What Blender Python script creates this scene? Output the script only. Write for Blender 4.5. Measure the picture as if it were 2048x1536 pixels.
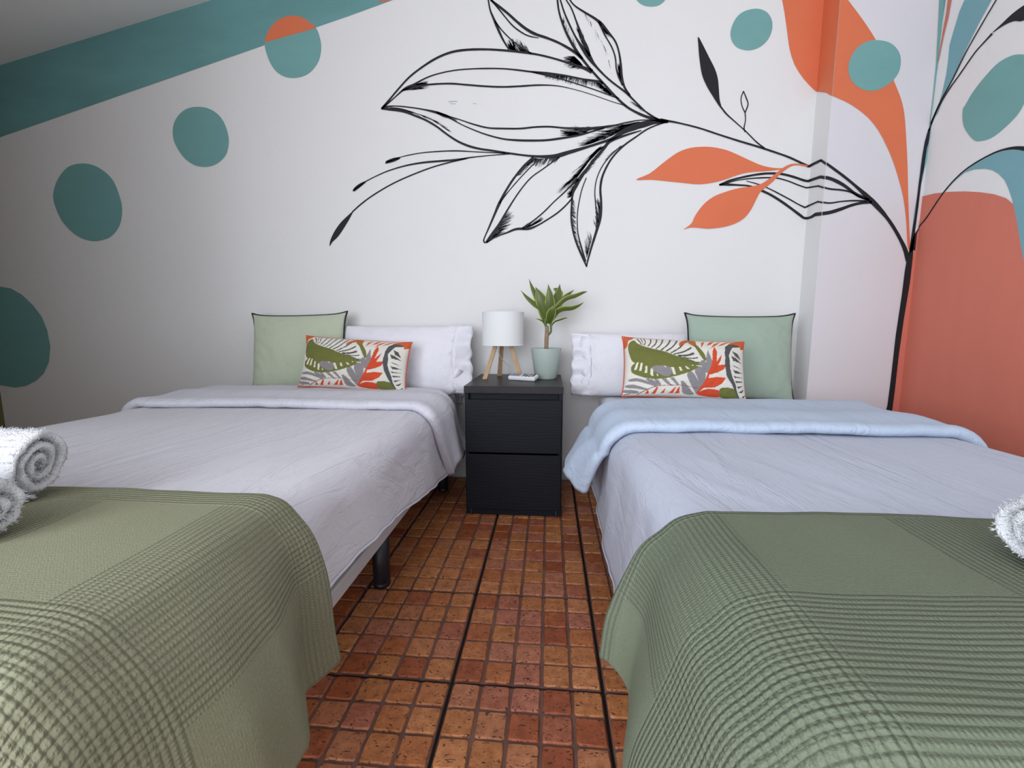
import bpy, bmesh, math, random
import numpy as np
from mathutils import Vector, noise
from mathutils.geometry import tessellate_polygon
random.seed(7)
for o in list(bpy.data.objects): bpy.data.objects.remove(o)
C = bpy.context.scene.collection
PI = math.pi

# ------------------------------------------------------------------ camera, world, light, exposure
F_PX, PITCH, YAW, CAM_Z = 892.0, math.radians(7.3), math.radians(-4.72), 0.782
cd = bpy.data.cameras.new('camera'); cam = bpy.data.objects.new('camera', cd); C.objects.link(cam)
cd.sensor_width = 36.0; cd.lens = F_PX / 2048 * 36.0; cd.clip_start = 0.02
cam.location = (0, 0, CAM_Z); cam.rotation_euler = (PI/2 - PITCH, 0, -YAW)
bpy.context.scene.camera = cam

w = bpy.data.worlds.new('sky'); bpy.context.scene.world = w; w.use_nodes = True
w.node_tree.nodes['Background'].inputs[0].default_value = (0.62, 0.78, 1.0, 1)
w.node_tree.nodes['Background'].inputs[1].default_value = 0.6

def area(name, loc, direction, sx, sy, power, col):
    l = bpy.data.lights.new(name, 'AREA'); l.shape = 'RECTANGLE'; l.size = sx; l.size_y = sy
    l.energy = power; l.color = col
    o = bpy.data.objects.new(name, l); C.objects.link(o); o.location = loc
    o.rotation_euler = Vector(direction).to_track_quat('-Z', 'Z').to_euler()
    return o
# daylight entering through the glazed door behind the camera and the window in the near left wall
area('door_daylight', (-0.60, -2.34, 1.12), (0.03, 1, -0.05), 1.55, 2.0, 55, (0.92, 0.95, 1.0))
area('window_daylight', (-1.38, -0.90, 1.20), (1, 0.25, -0.08), 1.3, 1.6, 66, (0.86, 0.92, 1.0))
vs = bpy.context.scene.view_settings
vs.view_transform = 'Standard'; vs.look = 'None'; vs.gamma = 1.0; vs.use_curve_mapping = False
vs.exposure = 0.0

# ------------------------------------------------------------------ helpers
def lin(c):
    return tuple(((v/255)/12.92 if v/255 <= .04045 else ((v/255+.055)/1.055)**2.4) for v in c)

class NT:
    def __init__(s, name, rough=0.7, spec=0.3):
        s.m = bpy.data.materials.new(name); s.m.use_nodes = True
        s.t = s.m.node_tree; s.b = s.t.nodes['Principled BSDF']
        s.b.inputs['Roughness'].default_value = rough
        s.b.inputs['Specular IOR Level'].default_value = spec
    def n(s, kind, **kw):
        nd = s.t.nodes.new('ShaderNode' + kind)
        for k, v in kw.items():
            if hasattr(nd, k) and k not in ('inputs',): setattr(nd, k, v)
        return nd
    def put(s, sock, v):
        if hasattr(v, 'links') or isinstance(v, bpy.types.NodeSocket): s.t.links.new(v, sock)
        elif isinstance(v, (tuple, list)) and len(v) == 3 and sock.type == 'RGBA': sock.default_value = (*v, 1)
        else: sock.default_value = v
    def math(s, op, a, b=0.0, c=None):
        nd = s.n('Math'); nd.operation = op
        s.put(nd.inputs[0], a); s.put(nd.inputs[1], b)
        if c is not None: s.put(nd.inputs[2], c)
        return nd.outputs[0]
    def noise(s, vec, scale, detail=4, rough=0.55, dist=0.0):
        nd = s.n('TexNoise'); s.put(nd.inputs['Vector'], vec)
        nd.inputs['Scale'].default_value = scale; nd.inputs['Detail'].default_value = detail
        nd.inputs['Roughness'].default_value = rough; nd.inputs['Distortion'].default_value = dist
        return nd.outputs[0]
    def scaled(s, vec, sc):
        nd = s.n('Mapping'); s.put(nd.inputs['Vector'], vec); nd.inputs['Scale'].default_value = sc
        return nd.outputs[0]
    def obj(s): return s.n('TexCoord').outputs['Object']
    def uv(s): return s.n('TexCoord').outputs['UV']
    def mix(s, f, a, b, mode='MIX'):
        nd = s.n('Mix'); nd.data_type = 'RGBA'; nd.blend_type = mode
        s.put(nd.inputs[0], f); s.put(nd.inputs[6], a); s.put(nd.inputs[7], b)
        return nd.outputs[2]
    def ramp(s, f, stops):
        nd = s.n('ValToRGB'); s.put(nd.inputs[0], f); e = nd.color_ramp.elements
        while len(e) < len(stops): e.new(0.5)
        for i, (p, c) in enumerate(stops):
            e[i].position = p; e[i].color = (*c, 1) if len(c) == 3 else c
        return nd.outputs[0]
    def bump(s, h, dist=0.002, strength=1.0, prev=None):
        nd = s.n('Bump'); s.put(nd.inputs['Height'], h)
        nd.inputs['Distance'].default_value = dist; nd.inputs['Strength'].default_value = strength
        if prev is not None: s.put(nd.inputs['Normal'], prev)
        return nd.outputs[0]
    def color(s, v): s.put(s.b.inputs['Base Color'], v)
    def normal(s, v): s.put(s.b.inputs['Normal'], v)

def M_plain(name, col, rough=0.7, spec=0.3, metal=0.0):
    k = NT(name, rough, spec); k.color(col); k.b.inputs['Metallic'].default_value = metal; return k.m

def M_wall(name, col, var=0.06):
    k = NT(name, 0.75, 0.25); o = k.obj()
    f = k.noise(k.scaled(o, (1, 1, 0.5)), 3.0, 5)
    dark = tuple(c*(1-var) for c in col)
    k.color(k.mix(f, dark, col))
    k.normal(k.bump(k.noise(o, 55, 4), 0.0012, 0.5, k.bump(k.noise(o, 6, 3), 0.004, 0.25)))
    return k.m

def M_cloth(name, col, weave=900, wr=0.35, col2=None, rough=0.85, crease=0.0, turn=0.0):
    k = NT(name, rough, 0.15); o = k.obj()
    f = k.noise(o, 5, 4)
    k.color(k.mix(f, col2 or tuple(c*0.94 for c in col), col))
    b1 = k.bump(k.noise(k.scaled(o, (1, 0.28, 1)), 22, 5, 0.62, 0.8), 0.009, wr)
    if crease:
        mp = k.n('Mapping'); k.put(mp.inputs['Vector'], o); mp.inputs['Rotation'].default_value = (0, 0, turn); mp.inputs['Scale'].default_value = (11, 1.5, 4)
        cr = k.noise(mp.outputs[0], 1.0, 5, 0.62, 0.9)
        ridge = k.math('POWER', k.math('SUBTRACT', 1.0, k.math('MINIMUM', k.math('MULTIPLY', k.math('ABSOLUTE', k.math('SUBTRACT', cr, .5)), 7.0), 1.0)), 2.0)
        b1 = k.bump(k.math('ADD', cr, k.math('MULTIPLY', ridge, .16)), 0.030, crease, b1)
    b2 = k.bump(k.noise(o, weave*0.6, 2), 0.0006, 0.35, b1)
    k.normal(b2)
    if 'Sheen Weight' in k.b.inputs: k.b.inputs['Sheen Weight'].default_value = 0.08
    return k.m

def link(o, parent=None):
    C.objects.link(o)
    if parent is not None: o.parent = parent
    return o

def mk(name, verts, faces, mat, parent=None, smooth=True, origin=None, uvs=None):
    """one mesh object; with a parent (an unrotated Empty) verts are world positions; origin moves the pivot"""
    base = Vector((0, 0, 0))
    if parent is not None:
        p = parent
        while p is not None: base += Vector(p.location); p = p.parent
    if parent is None and origin is not None: base = Vector(origin)
    me = bpy.data.meshes.new(name)
    me.from_pydata([tuple(Vector(v) - base) for v in verts], [], faces); me.update()
    if smooth:
        me.polygons.foreach_set('use_smooth', [True]*len(me.polygons))
    if uvs is not None:
        l = me.uv_layers.new(name='UVMap')
        idx = np.zeros(len(me.loops), dtype=np.int32); me.loops.foreach_get('vertex_index', idx)
        l.data.foreach_set('uv', np.asarray(uvs, dtype=np.float32)[idx].ravel())
    if mat is not None: me.materials.append(mat)
    o = bpy.data.objects.new(name, me)
    if parent is None and origin is not None: o.location = origin
    return link(o, parent)

def thing(name, label, cat, loc=(0, 0, 0), group=None):
    o = bpy.data.objects.new(name, None); o.empty_display_size = 0.05; C.objects.link(o); o.location = loc
    o['label'] = label; o['category'] = cat
    if group: o['group'] = group
    return o
def tag(o, label, cat, group=None):
    o['label'] = label; o['category'] = cat
    if group: o['group'] = group
    return o
def struct(o): o['kind'] = 'structure'; return o
def stuff(o): o['kind'] = 'stuff'; return o

def join(parts):
    V, Fc = [], []
    for v, f in parts:
        n = len(V); V += list(v); Fc += [tuple(i+n for i in q) for q in f]
    return V, Fc
def box(x0, x1, y0, y1, z0, z1):
    v = [(x, y, z) for z in (z0, z1) for y in (y0, y1) for x in (x0, x1)]
    return v, [(0, 2, 3, 1), (4, 5, 7, 6), (0, 1, 5, 4), (2, 6, 7, 3), (0, 4, 6, 2), (1, 3, 7, 5)]
def rbox(x0, x1, y0, y1, z0, z1, r=0.003, seg=2):
    bm = bmesh.new()
    v, f = box(x0, x1, y0, y1, z0, z1)
    bv = [bm.verts.new(p) for p in v]
    for q in f: bm.faces.new([bv[i] for i in q])
    bmesh.ops.bevel(bm, geom=list(bm.edges), offset=r, segments=seg, affect='EDGES', profile=0.5)
    bm.verts.index_update()
    V = [tuple(p.co) for p in bm.verts]; Fc = [tuple(p.index for p in q.verts) for q in bm.faces]
    bm.free(); return V, Fc
def tube(path, rad, n=10, caps=True, closed=False):
    path = [Vector(p) for p in path]; m = len(path)
    rads = rad if isinstance(rad, (list, tuple)) else [rad]*m
    V, Fc = [], []; up = None
    for i, p in enumerate(path):
        a = path[(i-1) % m] if (closed or i > 0) else p
        b = path[(i+1) % m] if (closed or i < m-1) else p
        t = (b-a).normalized()
        if up is None:
            up = Vector((0, 0, 1)) if abs(t.z) < .9 else Vector((1, 0, 0))
        s = t.cross(up).normalized(); up = s.cross(t).normalized()
        for k in range(n):
            an = 2*PI*k/n
            V.append(tuple(p + (s*math.cos(an) + up*math.sin(an))*rads[i]))
    segs = m if closed else m-1
    for i in range(segs):
        j = (i+1) % m
        for k in range(n):
            Fc.append((i*n+k, i*n+(k+1) % n, j*n+(k+1) % n, j*n+k))
    if caps and not closed:
        Fc.append(tuple(range(n))[::-1]); Fc.append(tuple((m-1)*n+k for k in range(n)))
    return V, Fc
def lathe(prof, cx, cy, n=48, z0=0.0):
    V, Fc = [], []
    for r, z in prof:
        for k in range(n):
            a = 2*PI*k/n; V.append((cx + r*math.cos(a), cy + r*math.sin(a), z0+z))
    for i in range(len(prof)-1):
        for k in range(n):
            Fc.append((i*n+k, i*n+(k+1) % n, (i+1)*n+(k+1) % n, (i+1)*n+k))
    return V, Fc
def catmull(pts, step=4):
    """smooth a polyline of tuples (any dimension)"""
    P = [np.array(p, float) for p in pts]
    if len(P) < 3: return [tuple(p) for p in P]
    out = []
    for i in range(len(P)-1):
        a = P[i-1] if i > 0 else 2*P[0]-P[1]
        b, c = P[i], P[i+1]
        d = P[i+2] if i+2 < len(P) else 2*P[-1]-P[-2]
        for k in range(step):
            t = k/step
            out.append(tuple(.5*((2*b)+(c-a)*t+(2*a-5*b+4*c-d)*t*t+(3*b-a-3*c+d)*t**3)))
    out.append(tuple(P[-1])); return out
def catmull_closed(pts, step=4):
    P = [np.array(p, float) for p in pts]; n = len(P); out = []
    for i in range(n):
        a, b, c, d = P[i-1], P[i], P[(i+1) % n], P[(i+2) % n]
        for k in range(step):
            t = k/step
            out.append(tuple(.5*((2*b)+(c-a)*t+(2*a-5*b+4*c-d)*t*t+(3*b-a-3*c+d)*t**3)))
    return out
def nz(x, y, z=0.0): return noise.noise((x, y, z))
def lerp(a, b, t): return a+(b-a)*t
def interp(x, xs, ys): return float(np.interp(x, xs, ys))
def smooth01(t):
    t = min(1, max(0, t)); return t*t*(3-2*t)

# ------------------------------------------------------------------ room geometry constants
YB = 2.25            # back wall
XP, YP = 1.182, 2.13 # chimney-breast style pier: its side and its front
XR = 1.585           # right wall
XL = -3.09           # left wall
YF = -2.40           # wall behind the camera
def ceil_z(x): return 2.110 + 0.2046*(x + 2.818)

# viewing ray of the camera, used to lay measured points onto the walls and tops
_cy, _sy, _cp, _sp = math.cos(YAW), math.sin(YAW), math.cos(PITCH), math.sin(PITCH)
CF = Vector((_sy*_cp, _cy*_cp, -_sp)); CR = Vector((_cy, -_sy, 0)); CU = CR.cross(CF)
CO = Vector((0, 0, CAM_Z))
def ray(x, y): return CR*((x-1024)/F_PX) - CU*((y-768)/F_PX) + CF
def on_y(x, y, Y): d = ray(x, y); return CO + d*(Y/d.y)
def on_x(x, y, X): d = ray(x, y); return CO + d*(X/d.x)
def on_z(x, y, Z): d = ray(x, y); return CO + d*((Z-CAM_Z)/d.z)
def proj(p):
    d = Vector(p) - CO; z = d.dot(CF)
    return 1024 + F_PX*d.dot(CR)/z, 768 - F_PX*d.dot(CU)/z

# ------------------------------------------------------------------ materials
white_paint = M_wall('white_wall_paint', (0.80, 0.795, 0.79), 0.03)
pier_shade_paint = M_wall('shaded_white_pier_paint', (0.72, 0.70, 0.73), 0.03)  # white pier; the shade on its front is put into this darker tone
ceil_paint = M_wall('ceiling_paint', (0.88, 0.87, 0.86), 0.03)
def M_mural(name, col, var=0.12, sc=(1, 1, 1)):
    k = NT(name, 0.6, 0.25); o = k.obj()
    f = k.noise(k.scaled(o, sc), 4.0, 5, 0.6)
    k.color(k.mix(f, tuple(c*(1-var) for c in col), tuple(min(1, c*(1+var*.6)) for c in col)))
    k.normal(k.bump(k.noise(o, 60, 3), 0.001, 0.4)); return k.m
teal = M_mural('teal_mural_paint', (0.185, 0.395, 0.385), 0.14, (0.6, 1, 2.2))
teal_band = M_mural('teal_band_paint', (0.16, 0.36, 0.36), 0.34, (0.35, 1, 1.3))
blue_teal = M_mural('blue_teal_mural_paint', (0.20, 0.40, 0.45), 0.12)
orange = M_mural('orange_mural_paint', (0.74, 0.185, 0.085), 0.10)
coral = M_mural('coral_mural_paint', (0.66, 0.195, 0.135), 0.08, (3, 3, .6))
black = M_mural('black_mural_paint', (0.018, 0.018, 0.022), 0.3)
charcoal = M_mural('charcoal_mural_paint', (0.085, 0.085, 0.095), 0.3)
grey_wash = M_mural('grey_mural_wash', (0.42, 0.42, 0.44), 0.3, (8, 8, 8))
pale_wash = M_mural('pale_grey_mural_wash', (0.64, 0.64, 0.66), 0.15, (8, 8, 8))

# ------------------------------------------------------------------ the room shell
def prism_xz(poly, y0, y1):
    n = len(poly); V = [(x, y0, z) for x, z in poly] + [(x, y1, z) for x, z in poly]
    return V, [tuple(range(n)), tuple(range(n, 2*n))[::-1]] + [(i, i+n, (i+1) % n + n, (i+1) % n) for i in range(n)]
ZT = lambda x: ceil_z(x) + 0.02
wall_back = struct(mk('wall_back', *prism_xz([(XL-.15, -.05), (XR+.15, -.05), (XR+.15, ZT(XR+.15)), (XL-.15, ZT(XL-.15))], YB, YB+.15), white_paint, smooth=False))
pier = struct(mk('pillar', *prism_xz([(XP, -.0), (XR, -.0), (XR, ZT(XR)), (XP, ZT(XP))], YP, YB), pier_shade_paint, smooth=False))
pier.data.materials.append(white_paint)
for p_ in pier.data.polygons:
    if p_.normal.x < -.9: p_.material_index = 1  # left face kept whiter, light from the left put into its colour
wall_right = struct(mk('wall_right', *box(XR, XR+.15, YF-.15, YB+.15, -.05, ZT(XR)+.03), white_paint, smooth=False))
# unseen left wall, set forward to shade the back wall's far left; recess beyond
XN, YN = -1.45, -0.12
wy0, wy1, wz0, wz1 = -1.60, -0.22, 0.38, 2.04
wall_left = struct(mk('wall_left', *join([
    box(XN-.15, XN, YF-.15, wy0, -.05, ZT(XN)), box(XN-.15, XN, wy1, YN, -.05, ZT(XN)),
    box(XN-.15, XN, wy0, wy1, -.05, wz0), box(XN-.15, XN, wy0, wy1, wz1, ZT(XN))]), white_paint, smooth=False))
olive_paint = M_wall('olive_wall_paint', (0.15, 0.15, 0.066), 0.08)
wall_recess = struct(mk('wall_recess', *join([
    box(XL-.15, XN-.1501, YN-.15, YN, -.05, ZT(XL)), box(XL-.15, XL, YN+.0002, YB+.15, -.05, ZT(XL))]), olive_paint, smooth=False))
dx0, dx1, dz1 = -1.40, 0.20, 2.16
wall_front = struct(mk('wall_front', *join([
    box(XN-.15, dx0, YF-.15, YF, -.05, 3.1), box(dx1, XR+.15, YF-.15, YF, -.05, 3.1),
    box(dx0, dx1, YF-.15, YF, dz1, 3.1)]), white_paint, smooth=False))
ceiling = struct(mk('ceiling', [(x, y, ceil_z(x)+d) for d in (0, .1) for y in (YF-.15, YB+.15) for x in (XL-.15, XR+.15)],
    [(0, 2, 3, 1), (4, 5, 7, 6), (0, 1, 5, 4), (2, 6, 7, 3), (0, 4, 6, 2), (1, 3, 7, 5)], ceil_paint, smooth=False))
frame_white = M_plain('white_window_lacquer', (0.8, 0.8, 0.8), 0.4)
win = struct(mk('window_1', *join([box(XN-.12, XN-.05, wy0, wy0+.06, wz0, wz1), box(XN-.12, XN-.05, wy1-.06, wy1, wz0, wz1),
    box(XN-.12, XN-.05, wy0+.06, wy1-.06, wz0, wz0+.06), box(XN-.12, XN-.05, wy0+.06, wy1-.06, wz1-.06, wz1)]), frame_white, smooth=False))
dr = struct(mk('door_1', *join([box(dx0, dx0+.06, YF-.12, YF-.05, 0, dz1), box(dx1-.06, dx1, YF-.12, YF-.05, 0, dz1),
    box(dx0+.06, dx1-.06, YF-.12, YF-.05, dz1-.06, dz1)]), frame_white, smooth=False))
skirt_mat = M_wall('skirting_paint', (0.60, 0.58, 0.57), 0.08)
struct(mk('baseboard_back', *rbox(XL+.001, XP-.005, YB-.014, YB, 0.0, 0.097, .003), skirt_mat, smooth=False))

# ------------------------------------------------------------------ terracotta floor: 33 cm tiles, each pressed into five by five squares
T = 0.333; GX, GY = -0.2076, 0.8868
slab_mat = M_plain('dark_joint', (0.022, 0.015, 0.013), 0.9)
k = NT('tile_grout', 0.75, 0.3); o_ = k.obj()
k.color(k.ramp(k.noise(o_, 9, 5), [(0.3, (0.105, 0.050, 0.038)), (0.7, (0.20, 0.105, 0.080))])); k.normal(k.bump(k.noise(o_, 150, 3), .001, .5)); grout = k.m
k = NT('terracotta', 0.5, 0.35)
o_ = k.obj(); oi = k.n('ObjectInfo'); geo = k.n('NewGeometry')
r_ = k.math('FRACT', k.math('ADD', oi.outputs['Random'], geo.outputs['Random Per Island']))
pos = geo.outputs['Position']
hue = k.ramp(r_, [(0.0, (0.28, 0.070, 0.026)), (0.14, (0.36, 0.105, 0.036)), (0.30, (0.46, 0.180, 0.062)), (0.45, (0.40, 0.150, 0.052)), (0.6, (0.50, 0.205, 0.078)),
                  (0.74, (0.42, 0.165, 0.075)), (0.86, (0.40, 0.150, 0.095)), (1.0, (0.33, 0.095, 0.036))])
mot = k.noise(pos, 38, 6, 0.7)
c1 = k.mix(k.ramp(mot, [(0.36, (0, 0, 0)), (0.64, (1, 1, 1))]), k.mix(1.0, hue, (0.62, 0.55, 0.52), 'MULTIPLY'), hue)
pits = k.ramp(k.noise(k.scaled(pos, (1, 1.5, 1)), 140, 2, 0.5), [(0.57, (0, 0, 0)), (0.63, (1, 1, 1))])
pit2 = k.ramp(k.noise(pos, 60, 3, .5), [(0.45, (0.0, 0.0, 0.0)), (0.62, (1, 1, 1))])
pm = k.math('MULTIPLY', pits, pit2)
k.color(k.mix(pm, k.mix(1.0, c1, (1.22, 1.22, 1.2), 'MULTIPLY'), (0.045, 0.022, 0.015)))
k.normal(k.bump(k.math('SUBTRACT', k.noise(pos, 45, 5), pm), .0022, .7)); terracotta = k.m

floor = struct(mk('floor', *box(XL-.15, XR+.15, YF-.15, YB+.15, -.10, -.014), slab_mat, smooth=False))
def square_shape(seed):
    rnd = random.Random(seed); n = 20; rings = []
    ang = []
    for q4 in range(4):
        ang += [q4*PI/2 + PI/4 + d for d in (-.62, -.2, -.045, .045, .2)]
    base = []
    for a in ang:
        c, s = math.cos(a), math.sin(a)
        q = (abs(c)**15 + abs(s)**15)**(-1/15)
        r = 0.0294*q*(1+rnd.uniform(-.035, .03))
        base.append((c*r, s*r))
    tilt = (rnd.uniform(-.012, .012), rnd.uniform(-.012, .012)); top = rnd.uniform(-.0006, .0006)
    V = [(x*1.03, y*1.03, -.0065) for x, y in base] + [(x*.985, y*.985, -.0012) for x, y in base] + [(x*.93, y*.93, top + x*tilt[0] + y*tilt[1]) for x, y in base]
    Fc = [(i, (i+1) % n, (i+1) % n+n, i+n) for i in range(n)] + [(i+n, (i+1) % n+n, (i+1) % n+2*n, i+2*n) for i in range(n)] + [tuple(range(2*n, 3*n))]
    return V, Fc
shapes = [square_shape(i) for i in range(10)]
sq_mesh = []
for v, f in shapes:
    me = bpy.data.meshes.new('tile_square'); me.from_pydata(v, [], f); me.materials.append(terracotta); me.update()
    me.polygons.foreach_set('use_smooth', [True]*(len(f)-1) + [False]); sq_mesh.append(me)
body_v, body_f = rbox(-T/2+.0035, T/2-.0035, -T/2+.0035, T/2-.0035, -.016, -.0038, .002, 1)
body_me = bpy.data.meshes.new('tile'); body_me.from_pydata(body_v, [], body_f); body_me.materials.append(grout); body_me.update()
cand = []; rest_v, rest_f = [], []
cols = range(-9, 6); rows = range(-14, 5)
rnd = random.Random(3)
for i in cols:
    for j in rows:
        cx, cy = GX + (i+.5)*T, GY + (j+.5)*T
        if cx+T/2 < XL or cx-T/2 > XR or cy+T/2 < YF or cy-T/2 > YB: continue
        for a in range(5):
            for b in range(5):
                x = cx + (a-2)*T/5*.985; y = cy + (b-2)*T/5*.985
                if not (XL < x < XR and YF < y < YB): continue
                vis = (-0.56 < x < 0.235 and 0.40 < y < 2.2) and not (-.31 < x < .03 and y > 1.84)
                u, v = proj((x, y, 0))
                ok = vis and (565 < u < 1275) and v < 1580
                if ok and y < 1.2 and not (590 < u < 1270): ok = False
                cand.append((ok, y, x, y, i, j, rnd.randrange(10), rnd.randrange(4)))
cand.sort(key=lambda q: (not q[0], q[1]))
chosen = [q for q in cand if q[0]][:300]; cs = set(id(q) for q in chosen)
tile_of = {}
for i, j in sorted(set((q[4], q[5]) for q in chosen)):
    t = bpy.data.objects.new('tile', body_me); C.objects.link(t); t.parent = floor
    t.location = (GX+(i+.5)*T, GY+(j+.5)*T, 0); tile_of[(i, j)] = t
for q in chosen:
    s = bpy.data.objects.new('tile_square', sq_mesh[q[6]]); C.objects.link(s); t = tile_of[(q[4], q[5])]; s.parent = t
    s.location = (q[2]-t.location.x, q[3]-t.location.y, 0); s.rotation_euler.z = q[7]*PI/2
fv, ff = [], []
for i in cols:
    for j in rows:
        if (i, j) in tile_of: continue
        cx, cy = GX + (i+.5)*T, GY + (j+.5)*T
        if cx < XL or cx > XR or cy < YF or cy > YB: continue
        n = len(fv); fv += [(x+cx, y+cy, z) for x, y, z in body_v]; ff += [tuple(p+n for p in q) for q in body_f]
stuff(mk('tile_bed', fv, ff, grout, floor, smooth=False))
fv, ff = [], []
for q in cand:
    if id(q) in cs or q[3] < -1.2: continue
    v, f = shapes[q[6]]; n = len(fv); c, s = [(1, 0), (0, 1), (-1, 0), (0, -1)][q[7]]
    fv += [(q[2]+c*x-s*y, q[3]+s*x+c*y, z) for x, y, z in v]; ff += [tuple(p+n for p in g) for g in f]
stuff(mk('tile_field', fv, ff, terracotta, floor, smooth=False))

# ------------------------------------------------------------------ the mural: flat paint laid on the walls it runs over
EDGES = []
for (X, Y) in ((XP, YB), (XP, YP), (XR, YP)):
    EDGES.append((proj((X, Y, 2.4)), proj((X, Y, 0.4))))
def side(e, p):   # > 0 to the right of the upright corner e
    (x1, y1), (x2, y2) = e
    return p[0] - (x1 + (p[1]-y1)*(x2-x1)/(y2-y1))
def clip(poly, e, keep_right):
    out = []; sg = 1 if keep_right else -1; n = len(poly)
    for i in range(n):
        a, b = poly[i], poly[(i+1) % n]; da, db = sg*side(e, a), sg*side(e, b)
        if da >= 0: out.append(a)
        if (da > 0 > db) or (da < 0 < db):
            t = da/(da-db); out.append((a[0]+(b[0]-a[0])*t, a[1]+(b[1]-a[1])*t))
    return out
def lay(p, reg, off):
    if reg == 0: q = on_y(p[0], p[1], YB); return (q.x, YB-off, q.z)
    if reg == 1: q = on_x(p[0], p[1], XP); return (XP-off, q.y, q.z)
    if reg == 2: q = on_y(p[0], p[1], YP); return (q.x, YP-off, q.z)
    q = on_x(p[0], p[1], XR); return (XR-off, q.y, q.z)
HOST = [wall_back, pier, pier, wall_right]
def paint(name, convex, mat, layer, lab=None):
    """convex: list of convex polygons traced on the photo, split at the room's upright corners and laid on the walls"""
    off = 0.0010 + 0.00035*layer
    groups = {}
    for poly in convex:
        for reg in range(4):
            q = poly
            if reg > 0: q = clip(q, EDGES[reg-1], True)
            if reg < 3 and len(q) > 2: q = clip(q, EDGES[reg], False)
            if len(q) < 3: continue
            key = 0 if reg == 0 else (1 if reg < 3 else 2)
            V, Fc = groups.setdefault(key, ([], []))
            n = len(V); V += [lay(p, reg, off) for p in q]; Fc.append(tuple(range(n, n+len(q))))
    for key, (V, Fc) in groups.items():
        o = mk(name, V, Fc, mat, [wall_back, pier, wall_right][key], smooth=False)
        if lab: o['label'] = lab
def tris(poly):
    v = [Vector((x, y, 0)) for x, y in poly]
    return [[poly[i] for i in t] for t in tessellate_polygon([v])]
A_, B_, C_, D_, E_, F_ = (640, 0, .3646), (800, 0, .2637), (640, 260, .3418), (1240, 0, .3945), (1500, 300, .4035), (0, 0, .3418)
P_ = (0, 0, 1)
def cv(crop, pts): return [(crop[0]+crop[2]*p[0], crop[1]+crop[2]*p[1]) + tuple(v*crop[2] for v in p[2:3]) for p in pts]
def fill(name, crop, pts, mat, layer, sm=True, lab=None, step=4):
    p = cv(crop, pts); p = catmull_closed(p, step) if sm else p
    paint(name, tris([(a[0], a[1]) for a in p]), mat, layer, lab)
def quads(crop, pts, step=5):
    p = catmull(cv(crop, pts), step); L, R = [], []
    for i, a in enumerate(p):
        b0 = p[max(0, i-1)]; b1 = p[min(len(p)-1, i+1)]
        dx, dy = b1[0]-b0[0], b1[1]-b0[1]; d = math.hypot(dx, dy) or 1
        h = max(.35, a[2]/2)*(1+.10*nz(a[0]*.07, a[1]*.07))
        L.append((a[0]-dy/d*h, a[1]+dx/d*h)); R.append((a[0]+dy/d*h, a[1]-dx/d*h))
    return [[L[i], L[i+1], R[i+1], R[i]] for i in range(len(p)-1)]
def strokes(name, crop, lines, mat, layer, lab=None):
    q = []
    for l in lines: q += quads(crop, l)
    paint(name, q, mat, layer, lab)

# teal band, spots and half-orange spot on the left of the long wall
band = [(-260, 208), (-60, 150), (0, 131), (425, 0), (1000, -177), (1650, -377), (1650, -300), (1200, -143), (786, 0), (700, 31.5), (529, 90.6), (0, 275), (-60, 296), (-260, 364)]
fill('painted_band', P_, band, teal_band, 1, sm=False)
circ = [(1550, 265), (1560, 210), (1590, 155), (1640, 112), (1700, 94), (1760, 100), (1810, 130), (1850, 165), (1872, 220), (1880, 280), (1868, 350), (1830, 410), (1780, 445), (1715, 457), (1655, 445), (1605, 405), (1570, 340)]
fill('painted_spot', F_, circ, teal, 2)
top = catmull_closed(cv(F_, circ), 4)
half = [p for p in top if (p[1] - (90.6 + (p[0]-529)*(56.4-90.6)/(632-529))) < 0.2]
cxm = sum(p[0] for p in half)/len(half); cym = 75
half.sort(key=lambda p: math.atan2(p[1]-cym-8, p[0]-cxm))
fill('painted_half_spot', P_, [(p[0], p[1]) for p in half], orange, 3, sm=False, lab='orange upper half of the painted spot')
fill('painted_half_spot', P_, [(746, 0), (750, -14), (775, -24), (800, -10), (786, 0), (770, 4)], orange, 3, sm=False)
fill('painted_spot', F_, [(1012, 770), (1020, 720), (1050, 670), (1095, 637), (1150, 626), (1210, 632), (1265, 660), (1305, 705), (1330, 765), (1340, 825), (1330, 890), (1300, 935), (1250, 968), (1190, 977), (1130, 962), (1080, 925), (1040, 870), (1018, 820)], teal, 2)
fill('painted_spot', F_, [(313, 1160), (320, 1100), (345, 1040), (390, 985), (440, 962), (500, 957), (560, 972), (620, 1010), (665, 1060), (695, 1130), (715, 1205), (712, 1280), (690, 1340), (650, 1385), (600, 1405), (545, 1411), (480, 1395), (420, 1355), (370, 1300), (335, 1235)], teal, 2)
fill('painted_spot', P_, [(-30, 572), (0, 573), (22, 576.6), (44, 589), (66.4, 610), (84, 633), (95, 660), (101.4, 693), (98.5, 724), (88.6, 746), (73, 761.5), (53, 771.4), (31, 775), (0, 770), (-30, 757)], teal, 2, sm=False)
# spots by the branch
fill('painted_spot', D_, [(80, -20), (90, 8), (120, 28), (155, 34), (195, 28), (225, 5), (235, -20), (200, -70), (160, -85), (110, -70)], teal, 2)
fill('painted_spot', D_, [(560, 180), (565, 140), (590, 90), (630, 58), (690, 45), (740, 60), (768, 100), (770, 150), (750, 200), (710, 238), (655, 256), (600, 245), (570, 215)], teal, 2)
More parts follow.
